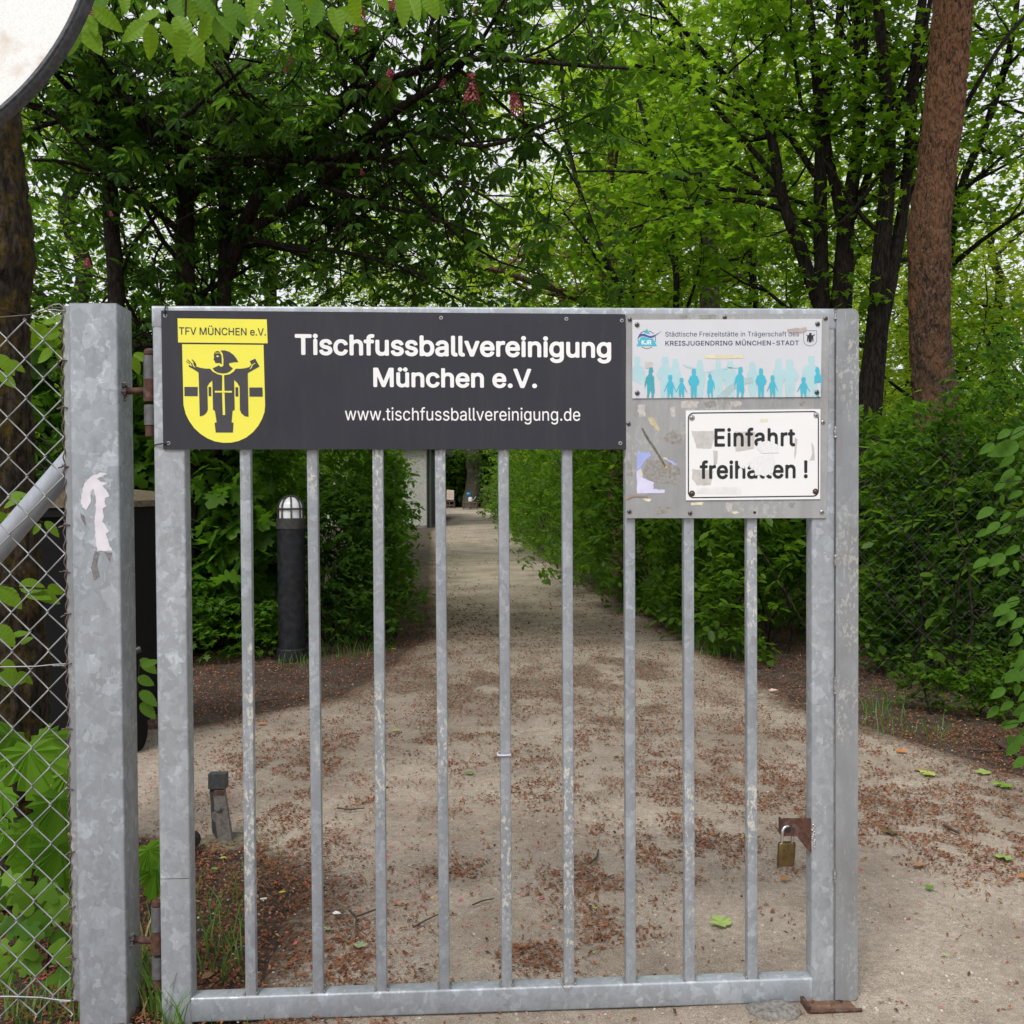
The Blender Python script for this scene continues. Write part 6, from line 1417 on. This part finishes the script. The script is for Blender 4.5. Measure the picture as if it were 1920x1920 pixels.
for a in (
    ('fallen_maple_leaf', 'pale green lobed leaf on the path between the last two bars', 'leaf', 1362, 1744, .062, T_mm, PG, .5),
    ('fallen_leaf', 'curled orange brown leaf on the path below the padlock', 'leaf', 1462, 1656, .042, T_oval, OR, -1.3),
    ('fallen_leaf', 'glowing orange leaf at the edge of the dark soil right of the gate', 'leaf', 1680, 1412, .07, T_oval, (.62, .20, .03), -1.5),
    ('fallen_leaf', 'long tan leaf on the soil beside a yellowish maple leaf', 'leaf', 1712, 1446, .085, T_oval, TN, -1.6),
    ('fallen_maple_leaf', 'yellowish green maple leaf on the soil beside the tan leaf', 'leaf', 1752, 1456, .07, T_mm, (.42, .50, .12), .9),
    ('fallen_maple_leaf', 'small light green star-shaped leaf on the dark soil', 'leaf', 1848, 1455, .06, T_mm, PG, 0),
    ('fallen_maple_leaf', 'ragged green leaf at the foot of the beech bush', 'leaf', 1896, 1478, .08, T_mm, (.25, .42, .06), 1.2),
    ('fallen_oak_leaf', 'dark olive leaf on the gravel right of the gate', 'leaf', 1680, 1566, .055, T_mm, (.16, .12, .05), 1.6),
    ('fallen_leaf', 'brown curled leaf on the gravel right of the padlock height', 'leaf', 1712, 1628, .055, T_oval, (.34, .20, .10), -1.4),
    ('fallen_leaf', 'narrow green leaf scrap in the middle of the right gravel', 'leaf', 1738, 1672, .040, T_maple_s, GR, -1.0),
    ('fallen_oak_leaf', 'green lobed leaf at the right edge of the gravel', 'leaf', 1895, 1612, .06, T_mm, (.28, .40, .12), 1.6),
    ('fallen_leaf', 'orange brown leaf cut by the right edge', 'leaf', 1908, 1648, .05, T_oval, OR, -1.5),
    ('fallen_leaf', 'small light green leaf low on the right gravel', 'leaf', 1776, 1803, .022, T_oval, (.36, .50, .12), .4),
    ('fallen_leaf', 'long dark green curled leaf on the path left of the white cable tie', 'leaf', 870, 1454, .060, T_oval, (.17, .22, .05), -1.6),
    ('fallen_leaf', 'green leaf scrap at the foot of the seventh bar', 'leaf', 1118, 1712, .020, T_maple_s, (.30, .45, .09), .3),
    ('fallen_leaf', 'rolled brown leaf near the bottom rail, left part', 'leaf', 608, 1786, .040, T_oval, BR, -.9),
    ('fallen_leaf', 'tan curled leaf between the third and fourth bar', 'leaf', 742, 1700, .034, T_oval, (.42, .24, .12), -1.2),
    ('fallen_leaf', 'green leaf lying on the soil just right of the left stile', 'leaf', 396, 1632, .036, T_oval, (.14, .28, .04), -2.2),
    ('fallen_leaf', 'bright small leaf below the gate stop', 'leaf', 412, 1614, .028, T_oval, (.32, .48, .06), -1.4),
    ('fallen_leaf', 'yellow withered leaf on the dark soil beside the cigarette end', 'leaf', 522, 1678, .028, T_oval, YE, -1.2),
    ('fallen_leaf', 'brown large leaf standing in the grass at the foot of the left stile', 'leaf', 378, 1842, .050, T_oval, (.24, .14, .08), -.6),
    ('fallen_maple_leaf', 'pale grey green crumpled leaf near the forked twig', 'leaf', 676, 1782, .034, T_mm, (.30, .34, .20), .2),
    ('fallen_maple_leaf', 'small pale green leaf left of the forked twig', 'leaf', 618, 1748, .022, T_mm, (.24, .34, .16), 1.2),
    ('fallen_leaf', 'yellow green leaf on the far path between the second and third bar', 'leaf', 745, 1218, .09, T_oval, (.40, .46, .12), 1.4),
    ('fallen_leaf', 'light leaf on the litter in front of the left hedge', 'leaf', 735, 1370, .05, T_oval, (.34, .42, .08), -1.3),
    ('fallen_leaf', 'orange leaf fragment on the slab left of the first bar', 'leaf', 480, 1358, .07, T_oval, (.50, .20, .09), -1.5)):
    fallen(*a)
def twig_(label, pts, r, seed=0, forks=()):
    root = None; P_ = [gnd(a, b, .02) + Vector((0, 0, .010)) for a, b in pts]
    m_ = MB().tube(P_, [r * (1 - .5 * i / len(P_)) for i in range(len(P_))], 6)
    for fk in forks: m_.tube([gnd(a, b, .02) + Vector((0, 0, .011)) for a, b in fk], [r * .8, r * .5, r * .3][:len(fk)], 5)
    return tag(m_.build('fallen_twig', plain('dark_twig_bark', (.060, .042, .030), .85, 0, .4, 60), None, 80), label, 'twig')
twig_('dark forked twig on the path behind the third bar', [(655, 1712), (668, 1724), (690, 1716), (722, 1704)], .0042, 0, [[(668, 1724), (668, 1750), (676, 1772)]])
twig_('thin curved twig between the fourth and fifth bar', [(775, 1744), (800, 1730), (822, 1720)], .003)
twig_('short dark twig lying left of the sixth bar', [(886, 1702), (905, 1694), (926, 1690)], .003)
twig_('bent dark twig on the path right of the seventh bar', [(1108, 1622), (1119, 1612), (1122, 1598)], .005)
twig_('short black stick on the gravel near the right edge', [(1772, 1552), (1785, 1560), (1798, 1566)], .007)
twig_('long thin twig on the soil at the right edge', [(1818, 1408), (1860, 1412), (1890, 1410)], .006)
twig_('dark bare branch lying at the foot of the beech bush', [(1870, 1396), (1895, 1412), (1925, 1432), (1960, 1470)], .014)
twig_('straight dark twig on the slab behind the first bar', [(470, 1322), (500, 1316), (530, 1312)], .006)
twig_('cut branch with pale end sticking out under the left hedge', [(712, 1150), (725, 1172), (748, 1192)], .026)
twig_('small dark twig near the second bar foot', [(632, 1519), (655, 1522), (684, 1519)], .004)
q = gnd(494, 1692, .02); o = MB().tube([(-.011, 0, 0), (.011, 0, .001)], .0036, 10).build('cigarette_end', plain('cigarette_paper', (.62, .60, .56), .7), None, 60); o.location = q + Vector((0, 0, .012)); o.rotation_euler = (0, 0, .15); tag(o, 'white cigarette end on the dark soil near the first bar', 'cigarette end')
q = gnd(632, 1720, .02); T_pap = [(-.018, .006, 0), (-.006, .011, .006), (.008, .007, .003), (.017, -.006, .001), (.012, -.010, .004), (-.010, -.002, .0)]
o = MB().add(T_pap, [(0, 5, 1), (1, 5, 2), (2, 5, 4), (2, 4, 3)]).build('paper_scrap', plain('white_printed_paper', (.66, .67, .70), .6, 0, .25, 300), None); o.location = q + Vector((0, 0, .012)); tag(o, 'torn white paper scrap on the path behind the second bar', 'paper scrap')
q = gnd(1452, 1299, .02); o = MB().add([(v[0] * 2.2, v[1] * 2.2, v[2] * 2) for v in T_pap], [(0, 5, 1), (1, 5, 2), (2, 5, 4), (2, 4, 3)]).build('paper_scrap', plain('red_white_wrapper', (.62, .40, .36), .6, 0, .3, 90), None); o.location = q + Vector((0, 0, .015)); tag(o, 'small red and white wrapper under the thicket', 'paper scrap')

# --- grass
def grass(px0, px1, py0, py1, n, h, seed, zc=None, lean=.35, world=None, dry=0.):
    rg = np.random.default_rng(seed); rn = random.Random(seed); V = []; F = []; rd = []
    for i in range(n):
        if world: x, y = rn.uniform(world[0], world[1]), rn.uniform(world[2], world[3])
        else: q = gnd(rn.uniform(px0, px1), rn.uniform(py0, py1)); x, y = q.x, q.y
        a = rn.uniform(0, 6.28); L = h * rn.uniform(.4, 1.2); w_ = h * .016 + .0012; b = len(V); le = rn.uniform(.1, lean) * L * 2; z0 = hgt(x, y)
        for k in range(5):
            f = k / 4; ww = w_ * (1 - f * .9); cx_ = x + math.cos(a) * le * f * f; cy_ = y + math.sin(a) * le * f * f; cz = z0 + L * (f - .25 * f * f * lean * 2)
            V += [(cx_ - math.sin(a) * ww, cy_ + math.cos(a) * ww, cz), (cx_ + math.sin(a) * ww, cy_ - math.cos(a) * ww, cz)]
        F += [(b + 2 * k, b + 2 * k + 1, b + 2 * k + 3, b + 2 * k + 2) for k in range(4)]; rd += [rn.random()] * 10
    o = MB().add(V, F).build('grass', L_grass if not dry else L_dry); attr(o.data, 'rnd', rd); return tag(o, kind='stuff')
L_grass = leafmat('grass_blade', (.07, .16, .025), (.14, .27, .05), (.25, .45, .06), .3); L_dry = leafmat('dry_grass_blade', (.30, .23, .09), (.42, .34, .15), (.4, .35, .15), .3)
grass(368, 470, 1680, 1850, 90, .14, 1); grass(300, 345, 1890, 1960, 50, .17, 2); grass(250, 300, 1800, 1920, 50, .22, 3); grass(255, 300, 1820, 1930, 24, .25, 4, dry=1)
grass(10, 150, 1880, 1930, 80, .11, 5); grass(380, 560, 1905, 1935, 30, .05, 6); grass(470, 540, 1550, 1640, 26, .07, 7)
grass(600, 700, 1180, 1235, 160, .16, 8); grass(1615, 1700, 1320, 1385, 70, .15, 9); grass(520, 580, 1236, 1250, 60, .12, 14); grass(1690, 1790, 1365, 1400, 40, .12, 10)
grass(0, 0, 0, 0, 2200, .16, 11, world=(1.35, 1.75, 12.2, 19)); grass(0, 0, 0, 0, 1200, .16, 12, world=(1.6, 2.1, 8.6, 12.2)); grass(0, 0, 0, 0, 900, .2, 13, world=(.75, 1.25, 19, 30))
tri = sum(len(o.data.polygons) for o in bpy.data.objects if o.type == 'MESH')
print('faces', tri, 'time', time.time() - T0)
